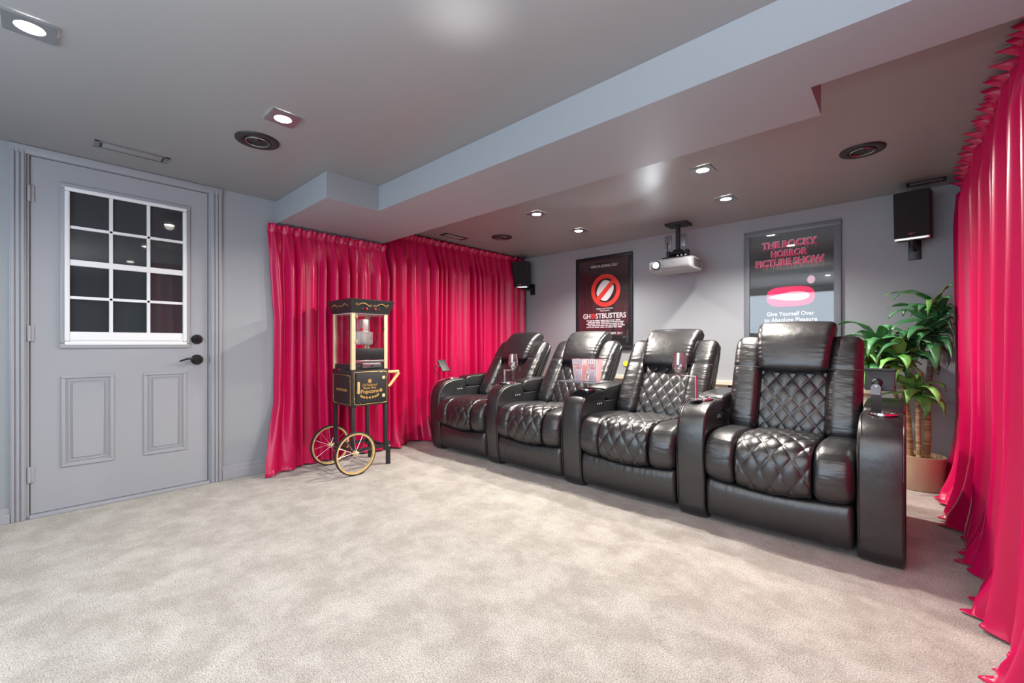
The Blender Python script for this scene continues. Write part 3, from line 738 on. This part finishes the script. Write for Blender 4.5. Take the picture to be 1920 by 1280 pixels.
# ================================================================ THINGS ON THE ARMS
def wineglass(c, scale=1.0):
    prof = [(0, .0), (.034, .0), (.034, .002), (.012, .006), (.004, .014), (.0036, .088), (.008, .097), (.026, .112), (.037, .14), (.0385, .165), (.035, .20), (.0315, .228),
            (.0303, .228), (.0337, .20), (.0370, .165), (.0355, .142), (.025, .1145), (.006, .1005), (0, .100)]
    return lathe(bmesh.new(), [(r * scale, h * scale) for r, h in prof], c, 40)
def wine(c, label, scale=1.0):
    tag(fin('wine_glass', wineglass(c, scale), M['glass'], origin=c, ang=60), label, 'wine glass', 'wine glasses on the recliner arms')
def glass_holder(cx, cy, pz, ph, dirx, label, ln=.085):
    root = empty('glass_holder', (cx, cy, pz), label, 'glass holder', 'metal glass holders in the recliner arms')
    fin('holder_base', lathe(bmesh.new(), [(0, 0), (.040, 0), (.040, .006), (.012, .010)], (cx, cy, pz), 28), M['steel'], root)
    fin('post', C((cx, cy, pz + .005), (cx, cy, pz + ph), .0095, n=16), M['chrome'], root)
    fin('arm_bar', B(min(cx, cx + dirx * ln), max(cx, cx + dirx * ln), cy - .008, cy + .008, pz + ph - .006, pz + ph, .002), M['chrome'], root)
    bm = lathe(bmesh.new(), [(.036, 0), (.036, .005), (.031, .005), (.031, 0)], (cx + dirx * (ln + .02), cy, pz + ph - .006), 28, close=True)
    fin('support_ring', bm, M['chrome'], root)
cz0 = .662
wine((-2.525, 2.77, cz0 + .001), 'wine glass standing upright on the arm between the two farthest recliners', 1.08)
glass_holder(-2.56, 2.70, cz0, .115, 1, 'thin metal glass holder beside the farther wine glass', .03)
glass_holder(-.935, 2.66, cz0, .145, -1, 'metal glass holder with upright post holding the nearer wine glass', .085)
wine((-1.035, 2.66, cz0 + .145 - .118), 'wine glass hanging in a metal holder in front of the third recliner', 1.12)
# tray with popcorn boxes
tr = empty('serving_tray', (-1.74, 2.74, cz0), 'smoky square swivel tray mounted in the arm beside the second recliner', 'tray')
tc_ = Vector((-1.80, 2.74)); zt = .715
fin('tray_post', C((-1.74, 2.735, cz0 - .01), (-1.74, 2.735, zt), .007, n=12), M['chrome'], tr)
bm = B(-1.93, -1.60, 2.60, 2.86, zt, zt + .008, .003)
fin('tray_plate', bm, M['phone'], tr)
fin('tray_arm', B(-1.75, -1.66, 2.72, 2.75, cz0 + .004, cz0 + .012, .003), M['black'], tr)
def popbox(cx, cy, cz, label):
    root = empty('popcorn_box', (cx, cy, cz), label, 'popcorn box', 'striped popcorn boxes on the tray')
    b0, b1, h = .030, .045, .165
    nst = 15
    for face in range(4):
        bmr = bmesh.new(); bmw = bmesh.new()
        for i in range(nst):
            for (bm, cond) in ((bmr, i % 3 == 1), (bmw, i % 3 != 1)):
                if not cond: continue
                def P_(t, zf, o=0):
                    hw_ = b0 + (b1 - b0) * zf; a = -hw_ + 2 * hw_ * t
                    p = [(a, -hw_ - o), (hw_ + o, a), (-a, hw_ + o), (-hw_ - o, -a)][face]
                    return (cx + p[0], cy + p[1], cz + h * zf)
                t0, t1 = i / nst, (i + 1) / nst
                # scalloped top
                vs = [P_(t0, 0), P_(t1, 0), P_(t1, .96), P_(t1 - .01, .98), P_((t0 + t1) / 2, 1.0), P_(t0 + .01, .98), P_(t0, .96)]
                bm.faces.new([bm.verts.new(v) for v in vs])
        for bm, m, nm in ((bmr, M['popviolet'] if face == 0 else M['popred'], 'stripes'), (bmw, M['popwhite'], 'paper_panel')):
            bmesh.ops.solidify(bm, geom=bm.faces[:], thickness=.0008); fin(nm, bm, m, root, smooth=False)
    bm = B(cx - b0, cx + b0, cy - b0, cy + b0, cz, cz + .002); fin('bottom', bm, M['popwhite'], root, smooth=False)
    bm = bmesh.new(); hw_ = .034
    extrude_poly(bm, [(cx - .028, cz + .088), (cx + .028, cz + .088), (cx + .030, cz + .128), (cx - .030, cz + .128)], cy - .0445, cy - .0435)
    fin('label_patch', bm, M['popwhite'], root, smooth=False)
    text('POP', 'lettering', M['popred'], root, (cx, cy - .0455, cz + .118), .045, .016, bold=.02)
    text('CORN', 'lettering', M['popred'], root, (cx, cy - .0455, cz + .098), .052, .016, bold=.02)
popbox(-1.80, 2.72, zt + .008, 'left of the two red and white striped popcorn boxes on the tray')
popbox(-1.69, 2.745, zt + .008, 'right of the two red and white striped popcorn boxes on the tray')

# tablet mount, nearest arm
tm = empty('tablet_mount', (-.087, 2.72, cz0), 'black tablet holder on a curved strap rising from the nearest cup holder', 'tablet holder')
pts = [(2.708, .640), (2.700, .66), (2.692, .70), (2.688, .74), (2.692, .775), (2.70, .80)]
bm = bmesh.new(); P = chaikin(pts, 2, closed=False); ob = [(a, b_) for a, b_ in P] + [(a + .006, b_) for a, b_ in reversed(P)]
extrude_poly(bm, ob, -.125, -.088, 'x'); fin('strap', bm, M['satin'], tm, ang=60)
T = Matrix.Translation((-.094, 2.725, .825)) @ Matrix.Rotation(radians(-10), 4, 'Z') @ Matrix.Rotation(radians(-10), 4, 'X')
def tput(name, bm, m):
    bmesh.ops.transform(bm, matrix=T, verts=bm.verts); return fin(name, bm, m, tm)
tput('cradle', B(-.057, .057, -.012, .006, -.052, .045, .006), M['satin'])
tput('top_clamp', B(-.059, .059, -.02, .012, .043, .054, .004), M['satin'])
tput('ball_joint', lathe(bmesh.new(), [(.022, 0), (.02, -.008), (.012, -.014), (0, -.016)], (-.008, -.012, -.015), 24, 'y'), M['black'])
bm = bmesh.new(); extrude_poly(bm, [(-.026, -.075), (.012, -.075), (.012, -.04), (.006, -.028), (-.007, -.022), (-.020, -.028), (-.026, -.04)], -.034, -.028); tput('hinge_plate', bm, M['fgrey'])
fin('screw', C((-.106, 2.688, .797), (-.106, 2.681, .797), .005, n=12), M['chrome'], tm)
# phone mount, farthest arm
pm = empty('phone_mount', (-3.29, 2.735, cz0), 'slim phone holder on a thin bent stalk over the farthest recliner arm', 'phone holder')
fin('stalk', tube(bmesh.new(), [(-3.295, 2.60, .652), (-3.32, 2.57, .70), (-3.345, 2.54, .75), (-3.335, 2.54, .772), (-3.31, 2.55, .785), (-3.28, 2.57, .79)], .003, 8), M['black'], pm)
fin('ball_joint', tube(bmesh.new(), [(-3.30, 2.555, .785), (-3.262, 2.58, .792)], .010, 10), M['phone'], pm)
bm = B(-.006, .006, -.045, .045, -.065, .065, .003)
bmesh.ops.transform(bm, matrix=Matrix.Translation((-3.255, 2.585, .79)) @ Matrix.Rotation(radians(-38), 4, 'Y'), verts=bm.verts)
fin('phone_cradle', bm, M['satin'], pm)
# small dish on a wire stand behind the farthest recliner
ds = empty('dish_stand', (-3.46, 3.5, 0), 'pale green dish on a thin wire stand behind the farthest recliner', 'dish')
fin('stand_pole', tube(bmesh.new(), [(-3.46, 3.5, .0), (-3.46, 3.5, .70)], .006, 8), M['black'], ds)
fin('stand_foot', lathe(bmesh.new(), [(0, 0), (.09, 0), (.09, .008), (.01, .014)], (-3.46, 3.5, 0), 28), M['black'], ds)
fin('dish_bowl', lathe(bmesh.new(), [(0, 0), (.03, 0), (.075, .022), (.073, .026), (.028, .006), (0, .005)], (-3.46, 3.5, .70), 32), M['dishg'], ds)
fin('wire_frame', tube(bmesh.new(), [(-3.42, 3.5, .71), (-3.40, 3.5, .80), (-3.34, 3.5, .81), (-3.34, 3.5, .72)], .0025, 6), M['steel'], ds)

# ================================================================ POPCORN CART
X0, X1, Y0, Y1 = -3.50, -3.17, 1.62, 1.94
ct = empty('popcorn_cart', ((X0 + X1) / 2, (Y0 + Y1) / 2, 0), 'tall black and gold popcorn machine cart with spoked wheels in front of the left curtain', 'popcorn machine')
cab = fin('cart_cabinet', B(X0, X1, Y0, Y1, .505, .79, .004), M['satin'], ct)
def swirl(y, z, a, k): pass
def goldline(pts, r=.0022, par=cab, nm='gold_trim'):
    return tube(bmesh.new(), pts, r, 6)
bm = bmesh.new()
xf_ = X1 + .001; yf_ = Y0 - .001
def loopF(bm, y0, y1, z0, z1):     # on the door face (+x)
    tube(bm, [(xf_, y0 + .03, z1), (xf_, y1 - .03, z1)], .0018, 6); tube(bm, [(xf_, y0, z1), (xf_, y0, z0 + .04)], .0018, 6)
    tube(bm, [(xf_, y1, z1 - .04), (xf_, y1, z0)], .0018, 6); tube(bm, [(xf_, y0 + .05, z0), (xf_, y1, z0)], .0018, 6); tube(bm, [(xf_, y0, z1), (xf_, y0 + .03, z1)], .0018, 6)
    for (sy, sz, dy, dz) in ((y1, z1, -1, -1), (y0, z0, 1, 1)):
        tube(bm, [(xf_, sy + dy * (.004 + .055 * t), sz + dz * (.004 * sin(t * 9) + .002)) for t in [k / 14 for k in range(15)]], .0022, 6)
        tube(bm, [(xf_, sy + dy * (.004 * sin(t * 9) + .002), sz + dz * (.004 + .055 * t)) for t in [k / 14 for k in range(15)]], .0022, 6)
def loopS(bm, x0, x1, z0, z1):     # on the side face (-y)
    tube(bm, [(x0, yf_, z1), (x1 - .03, yf_, z1)], .0014, 6); tube(bm, [(x0, yf_, z1), (x0, yf_, z0 + .03)], .0014, 6); tube(bm, [(x1, yf_, z1 - .04), (x1, yf_, z0)], .0014, 6); tube(bm, [(x0 + .03, yf_, z0), (x1, yf_, z0)], .0014, 6)
    for (sx, sz, dx, dz) in ((x1, z1, -1, -1), (x0, z0, 1, 1)):
        tube(bm, [(sx + dx * (.004 + .05 * t), yf_, sz + dz * (.004 * sin(t * 9) + .002)) for t in [k / 14 for k in range(15)]], .0018, 6)
        tube(bm, [(sx + dx * (.004 * sin(t * 9) + .002), yf_, sz + dz * (.004 + .05 * t)) for t in [k / 14 for k in range(15)]], .0018, 6)
loopF(bm, Y0 + .02, Y1 - .015, .52, .775); loopS(bm, X0 + .02, X1 - .02, .52, .75)
fin('gold_trim', bm, M['gold'], cab)
door = fin('cart_door', B(X1 - .001, X1 + .008, Y0 + .035, Y1 - .03, .53, .765, .002), M['satin'], ct)
fin('door_pull', B(X1 + .008, X1 + .018, Y0 + .040, Y0 + .060, .605, .700, .005), M['gold2'], door)
for z in (.578, .724): fin('door_latch', B(X1 + .007, X1 + .013, Y1 - .062, Y1 - .038, z - .013, z + .013, .002), M['cream'], door)
xt = X1 + .0088
text('Old Fashioned', 'lettering', M['gold'], door, (xt, 1.768, .672), .13, .022, '+x', .0, shear=.3)
text('Movie Time', 'lettering', M['gold'], door, (xt, 1.768, .648), .11, .018, '+x', .02)
text('Popcorn', 'lettering', M['gold'], door, (xt, 1.768, .616), .155, .040, '+x', .03)
bm = bmesh.new()
for dy in (-.098, .098): lathe(bm, [(.0, .001), (.014, .001), (.0145, 0)], (xt, 1.768 + dy, .622), 14, 'x')
lathe(bm, [(0, .001), (.016, .001), (.0165, 0)], (xt, 1.768, .702), 14, 'x')
for k in range(9):
    a = pi + pi * (k + .5) / 9; lathe(bm, [(.0, .001), (.009, .001), (.0095, 0)], (xt, 1.768 + .075 * cos(a), .592 + .022 * sin(a)), 10, 'x')
fin('gold_emblem', bm, M['gold'], door)
text('NOSTALGIA', 'lettering', M['gold'], cab, (-3.335, Y0 - .0008, .632), .18, .022, '-y', .0)
# base ledge of the glass case
fin('case_floor', B(X0 + .012, X1 - .012, Y0 + .012, Y1 - .012, .79, .835, .003), M['satin'], ct)
fin('lock_catch', B(-3.40, -3.37, Y0 - .004, Y0 + .012, .783, .80, .002), M['chrome'], ct)
for i, (x, y) in enumerate(((X0, Y0), (X0, Y1), (X1, Y0), (X1, Y1))):
    sx = 1 if x == X0 else -1; sy = 1 if y == Y0 else -1; bm = bmesh.new()
    box(bm, min(x + sx * .004, x + sx * .03), max(x + sx * .004, x + sx * .03), min(y + sy * .004, y + sy * .010), max(y + sy * .004, y + sy * .010), .795, 1.25, .001)
    box(bm, min(x + sx * .004, x + sx * .010), max(x + sx * .004, x + sx * .010), min(y + sy * .010, y + sy * .034), max(y + sy * .010, y + sy * .034), .795, 1.25, .001)
    fin('corner_post', bm, M['cream'], ct)
fin('glass_side', B(X0 + .03, X1 - .03, Y0 + .010, Y0 + .013, .835, 1.25), M['pane'], ct, smooth=False)
fin('glass_side', B(X0 + .03, X1 - .03, Y1 - .013, Y1 - .010, .835, 1.25), M['pane'], ct, smooth=False)
fin('glass_side', B(X0 + .010, X0 + .013, Y0 + .03, Y1 - .03, .835, 1.25), M['pane'], ct, smooth=False)
gd = fin('glass_door', B(X1 - .013, X1 - .010, Y0 + .035, Y1 - .035, .965, 1.25), M['pane'], ct, smooth=False)
for z in (1.215, 1.02): fin('door_hinge', C((X1, Y0 + .042, z - .014), (X1, Y0 + .042, z + .014), .005, n=10), M['gold2'], gd)
fin('door_knob', C((X1 - .010, Y1 - .045, 1.12), (X1 + .006, Y1 - .045, 1.12), .006, n=10), M['black'], gd)
fin('serving_flap', B(X1 - .020, X1 - .006, Y0 + .036, Y1 - .036, .870, .962, .002), M['black'], ct)
fin('crumb_tray', box(B(X1 - .05, X1 + .004, Y0 + .09, Y1 - .07, .806, .843, .003), X1 - .03, X1 - .005, Y0 + .035, Y1 - .035, .845, .866, .002), M['steel'], ct)
fin('tray_knob', C((X1 + .003, 1.79, .825), (X1 + .012, 1.79, .825), .006, n=12), M['black'], ct)
# canopy
bm = bmesh.new()
def ring4(x0, x1, y0, y1, z): return [bm.verts.new(p) for p in ((x0, y0, z), (x1, y0, z), (x1, y1, z), (x0, y1, z))]
ra_, rb_, rc_, rd_ = ring4(X0 + .006, X1 - .006 + .01, Y0 + .0, Y1 - .0 + .005, 1.243), ring4(X0 - .006, X1 + .006, Y0 - .004, Y1 + .008, 1.252), ring4(X0 - .034, X1 + .034, Y0 - .026, Y1 + .036, 1.343), ring4(X0 - .028, X1 + .028, Y0 - .020, Y1 + .030, 1.350)
for A, D in ((ra_, rb_), (rb_, rc_), (rc_, rd_)):
    for k in range(4): bm.faces.new((A[k], A[(k + 1) % 4], D[(k + 1) % 4], D[k]))
bm.faces.new(ra_); bm.faces.new(rd_)
cn = fin('canopy', bm, M['satin'], ct, smooth=False)
fin('canopy_lining', B(X0 + .012, X1 - .012, Y0 + .012, Y1 - .012, 1.236, 1.2425), M['white'], ct, smooth=False)
bm = bmesh.new()
def cface(y, z): return (X1 + .006 + .028 * (z - 1.252) / .091 + .0015, y, z)
def sface(x, z): return (x, Y0 - .004 - .022 * (z - 1.252) / .091 - .0015, z)
yc_ = (Y0 + Y1) / 2 + .003
for s in (1, -1):
    tube(bm, [cface(yc_ + s * (.018 + .115 * t), 1.306 + .012 * sin(t * 5.2 - 1.2)) for t in [k / 20 for k in range(21)]], lambda t: .0035 * (.6 + .6 * sin(pi * t)), 6)
    tube(bm, [cface(yc_ + s * (.018 + .010 * cos(t)), 1.300 + .007 * sin(t)) for t in [2 * pi * k / 10 for k in range(8)]], .002, 6)
    tube(bm, [cface(yc_ + s * (.133 - .010 * cos(t)), 1.308 + .007 * sin(t)) for t in [2 * pi * k / 10 for k in range(8)]], .002, 6)
xc_ = (X0 + X1) / 2
for s in (1, -1):
    tube(bm, [sface(xc_ + s * (.035 + .10 * t), 1.302 + .010 * sin(t * 5.2 - 1.2)) for t in [k / 20 for k in range(21)]], lambda t: .0028 * (.6 + .6 * sin(pi * t)), 6)
for k in (-1, 0, 1): lathe(bm, [(0, .0), (.005, .001)], sface(xc_ + k * .016, 1.30), 8, 'y')
fin('gold_scroll', bm, M['gold'], cn)
for dy in (-.045, .030):
    c = cface(yc_ + dy, 1.277); fin('indicator', lathe(bmesh.new(), [(.009, 0), (.008, .006), (0, .008)], c, 16, 'x'), M['red'], cn)
for dy in (-.078, .062):
    c = cface(yc_ + dy, 1.277); fin('screw', lathe(bmesh.new(), [(.0045, 0), (.003, .003), (0, .003)], c, 10, 'x'), M['nickel'], cn)
# kettle
kc = (-3.31, 1.79, .992)
kt = fin('kettle', lathe(bmesh.new(), [(0, 0), (.070, 0), (.076, .008), (.078, .095), (.080, .100), (.074, .104), (.03, .112), (0, .114)], kc, 36), M['alu'], ct)
for dy in (-.05, .05): fin('hanger_rod', tube(bmesh.new(), [(kc[0], kc[1] + dy, 1.24), (kc[0], kc[1] + dy, 1.09)], .006, 8), M['steel'], kt)
fin('lid_flap', B(kc[0] - .035, kc[0] + .035, kc[1] - .02, kc[1] + .03, 1.10, 1.20, .004), M['alu'], kt)
fin('heater_cord', tube(bmesh.new(), [(kc[0] + .03, kc[1] + .06, 1.24), (kc[0] + .05, kc[1] + .085, 1.15), (kc[0] + .05, kc[1] + .095, 1.03), (kc[0] + .02, kc[1] + .08, .985), (kc[0], kc[1] + .05, .98)], .0035, 8), M['black'], kt)
kn = fin('red_knob', lathe(bmesh.new(), [(0, -.008), (.010, -.008), (.013, 0), (.010, .008), (0, .008)], (kc[0] + .085, kc[1] - .055, 1.115), 16, 'x'), M['red'], kt)
fin('knob_stem', tube(bmesh.new(), [(kc[0] + .06, kc[1] - .05, 1.112), (kc[0] + .085, kc[1] - .055, 1.115)], .004, 8), M['steel'], kt)
# push handle
bm = bmesh.new()
hp = [(Y1, .775), (Y1 + .135, .775), (Y1 + .145, .765), (Y1 + .145, .75), (Y1 + .055, .638), (Y1, .632)]
hi_ = [(Y1, .745), (Y1 + .108, .748), (Y1 + .040, .660), (Y1, .660)]
A = []
for xx in (-3.24, -3.215):
    pass
tube(bm, [(-3.225, Y1 - .002, .762), (-3.225, Y1 + .13, .762), (-3.225, Y1 + .136, .752), (-3.225, Y1 + .045, .646), (-3.225, Y1 - .002, .646)], .0135, 10)
fin('push_handle', bm, M['wood'], ct, ang=50)
# legs and rails
for (x, y, zb) in ((X0 + .018, Y0 + .018, .13), (X1 - .018, Y0 + .018, .13), (X0 + .018, Y1 - .018, .12), (X1 - .018, Y1 - .018, .12)):
    l = fin('leg', B(x - .013, x + .013, y - .013, y + .013, zb, .507, .002), M['satin'], ct)
    if y > 1.8:
        fin('foot_post', B(x - .014, x + .014, y + .013, y + .041, 0, .19, .002), M['satin'], l)
        fin('bolt', C((x + .012, y + .027, .155), (x + .020, y + .027, .155), .008, n=12), M['chrome'], l)
    else:
        fin('bolt', C((x, y - .02, .175), (x, y - .012, .175), .009, n=12), M['chrome'], l)
bm = bmesh.new()
for x in (X0 + .018, X1 - .018): box(bm, x - .010, x + .010, Y0 + .03, Y1 - .03, .145, .170, .002)
for y in (Y0 + .018, Y1 - .018): box(bm, X0 + .03, X1 - .03, y - .010, y + .010, .145, .170, .002)
fin('lower_rails', bm, M['satin'], ct)
fin('axle', C((-3.515, Y0 - .012, .165), (-3.075, Y0 - .012, .165), .007, n=12), M['steel'], ct)
def wheel(x):
    c = (x, Y0 - .012, .165); R_ = .165
    rim = fin('wheel', lathe(bmesh.new(), [(R_ - .010, -.011), (R_ - .010, .011), (R_ - .022, .010), (R_ - .025, 0), (R_ - .022, -.010)], c, 56, 'x', close=True), M['gold2'], ct, ang=60)
    fin('tyre', lathe(bmesh.new(), [(R_ - .010, -.012), (R_ - .002, -.010), (R_, 0), (R_ - .002, .010), (R_ - .010, .012)], c, 56, 'x', close=True), M['tyre'], rim, ang=60)
    fin('hub', lathe(bmesh.new(), [(0, -.03), (.010, -.03), (.012, -.018), (.020, -.014), (.020, .014), (.014, .018), (.012, .034), (0, .036)], c, 24, 'x'), M['gold2'], rim)
    fin('hub_cap', lathe(bmesh.new(), [(.012, .030), (.013, .040), (.009, .044), (0, .045)], c, 16, 'x'), M['chrome'], rim)
    for k in range(12):
        a = 2 * pi * k / 12 + .1; a2 = a + (.22 if k % 2 else -.22); ox = .012 if k % 2 else -.012
        fin('spoke', tube(bmesh.new(), [(x + ox, c[1] + .018 * cos(a2), c[2] + .018 * sin(a2)), (x, c[1] + (R_ - .024) * cos(a), c[2] + (R_ - .024) * sin(a))], .0016, 6), M['chrome'], rim)
wheel(-3.085); wheel(-3.505)

# ================================================================ POTTED PLANT
pc_ = (.055, 4.13)
pp = empty('potted_plant', (pc_[0], pc_[1], 0), 'tall green dracaena-like plant in a tan pot beside the right-hand curtain', 'plant')
fin('pot', lathe(bmesh.new(), [(0, 0), (.128, 0), (.136, .01), (.148, .22), (.149, .228), (.142, .228), (.139, .19), (0, .19)], (pc_[0], pc_[1], 0), 56), M['terra'], pp)
fin('wood_chips', lathe(bmesh.new(), [(.141, .19), (.10, .207), (.04, .213), (0, .215)], (pc_[0], pc_[1], 0), 40), M['soil'], pp)
def stem(p0, p1, r, m, bend=(0, 0)):
    p0 = Vector(p0); p1 = Vector(p1); pts = []
    for k in range(41):
        t = k / 40; p = p0.lerp(p1, t); p.x += bend[0] * sin(pi * t); p.y += bend[1] * sin(pi * t); pts.append(p)
    fin('stem', tube(bmesh.new(), pts, lambda t: r * (1 - .15 * t) * (1 + .07 * sin(t * 40 * pi * .55)), 12), m, pp)
def leaf(bm, base, az, el, ln, wd, droop, rnd):
    dirh = Vector((cos(az), sin(az), 0)); side = Vector((-sin(az), cos(az), 0)); p = Vector(base); n = 12; e = el; rows = []
    tw = rnd.uniform(-.5, .5)
    for i in range(n + 1):
        t = i / n
        w_ = wd * (.28 + .72 * sin(pi * min(1, t * 1.25 + .12) * .8)) * (1 - t ** 3.2) + .0012
        tdir = dirh * cos(e) + Vector((0, 0, 1)) * sin(e); nrm = (-dirh * sin(e) + Vector((0, 0, 1)) * cos(e))
        sd = (side * cos(tw * t) + nrm * sin(tw * t)).normalized(); nn = tdir.cross(sd)
        wv = .006 * sin(t * 14 + rnd.random() * .3)
        rows.append([bm.verts.new(p - sd * w_ + nn * (w_ * -.30 + wv)), bm.verts.new(p - sd * w_ * .5 + nn * (w_ * -.18)), bm.verts.new(p), bm.verts.new(p + sd * w_ * .5 + nn * (w_ * -.18)), bm.verts.new(p + sd * w_ + nn * (w_ * -.30 - wv))])
        p = p + tdir * (ln / n); e -= droop / n * (.5 + 1.3 * t)
    for A, D in zip(rows, rows[1:]):
        for k in range(4): bm.faces.new((A[k], A[k + 1], D[k + 1], D[k]))
def crown(base, n, ln, wd, seed, m, az0=0, azr=2 * pi, hgt=.10, avoid=True):
    rnd = random.Random(seed); bm = bmesh.new()
    for k in range(n):
        t = k / n; az = az0 + azr * ((k * .382) % 1.0) + rnd.uniform(-.25, .25)
        l = ln * rnd.uniform(.75, 1.12) * (.65 + .45 * (1 - abs(t - .45)))
        if avoid and sin(az) > .35: l *= .62      # the wall stands behind
        if avoid and cos(az) > .5: l *= .72
        leaf(bm, (base[0], base[1], base[2] - hgt * (1 - t)), az, radians(-5 + 75 * t) + rnd.uniform(-.15, .15), l, wd * rnd.uniform(.8, 1.1), rnd.uniform(1.3, 2.5), rnd)
    for v in bm.verts:      # leaves bend away from the wall and the curtain
        if v.co.y > 4.24: v.co.y = 4.24 + .07 * (1 - math.exp(-(v.co.y - 4.24) / .07))
        if v.co.x > .15 and v.co.z > .3: v.co.x = .15 + .10 * (1 - math.exp(-(v.co.x - .15) / .10))
    o = fin('foliage', bm, m, pp, ang=180)
    md = o.modifiers.new('thickness', 'SOLIDIFY'); md.thickness = .0012
    return o
g0 = .205
stem((.02, 4.12, g0), (-.02, 4.10, .72), .017, M['stem'], (.01, 0)); stem((.065, 4.10, g0), (.055, 4.06, .66), .015, M['stem'])
stem((.10, 4.15, g0), (.10, 4.13, .58), .021, M['stem'], (.008, 0)); stem((.10, 4.18, .50), (.165, 4.17, 1.18), .019, M['stemg'], (-.01, 0))
stem((.03, 4.16, g0), (-.12, 4.10, .95), .013, M['stem'])
crown((.055, 4.04, .71), 16, .33, .042, 21, M['leafA'], hgt=.07)
crown((-.14, 4.08, 1.04), 26, .36, .044, 8, M['leafB'], hgt=.16)
crown((-.19, 4.00, .90), 16, .32, .045, 33, M['leafA'], hgt=.10)
crown((.16, 4.15, 1.24), 26, .38, .044, 13, M['leafB'], hgt=.20)
crown((.13, 4.08, 1.16), 16, .34, .042, 55, M['leafB'], hgt=.16)
crown((.03, 4.08, 1.06), 20, .34, .044, 17, M['leafB'], hgt=.14)
crown((-.04, 3.98, .93), 16, .30, .042, 41, M['leafA'], hgt=.10)
crown((.14, 4.12, 1.30), 6, .36, .030, 29, M['leafA'], hgt=.05)

# picture on the far right-hand wall, seen only as a reflection in the door glass
pic = empty('framed_picture', (XR, 1.42, 1.2), 'pale green framed picture on the far wall, seen reflected in the door glass', 'picture')
fin('frame', B(XR - .02, XR, 1.1, 1.75, 1.2, 1.72, .004), M['white'], pic)
pm_ = mat('pale green print', (.25, .42, .36), .6); mottled(pm_, (.12, .28, .22), (.6, .7, .65), 9)
fin('print', B(XR - .024, XR - .018, 1.15, 1.70, 1.25, 1.67), pm_, pic, smooth=False)
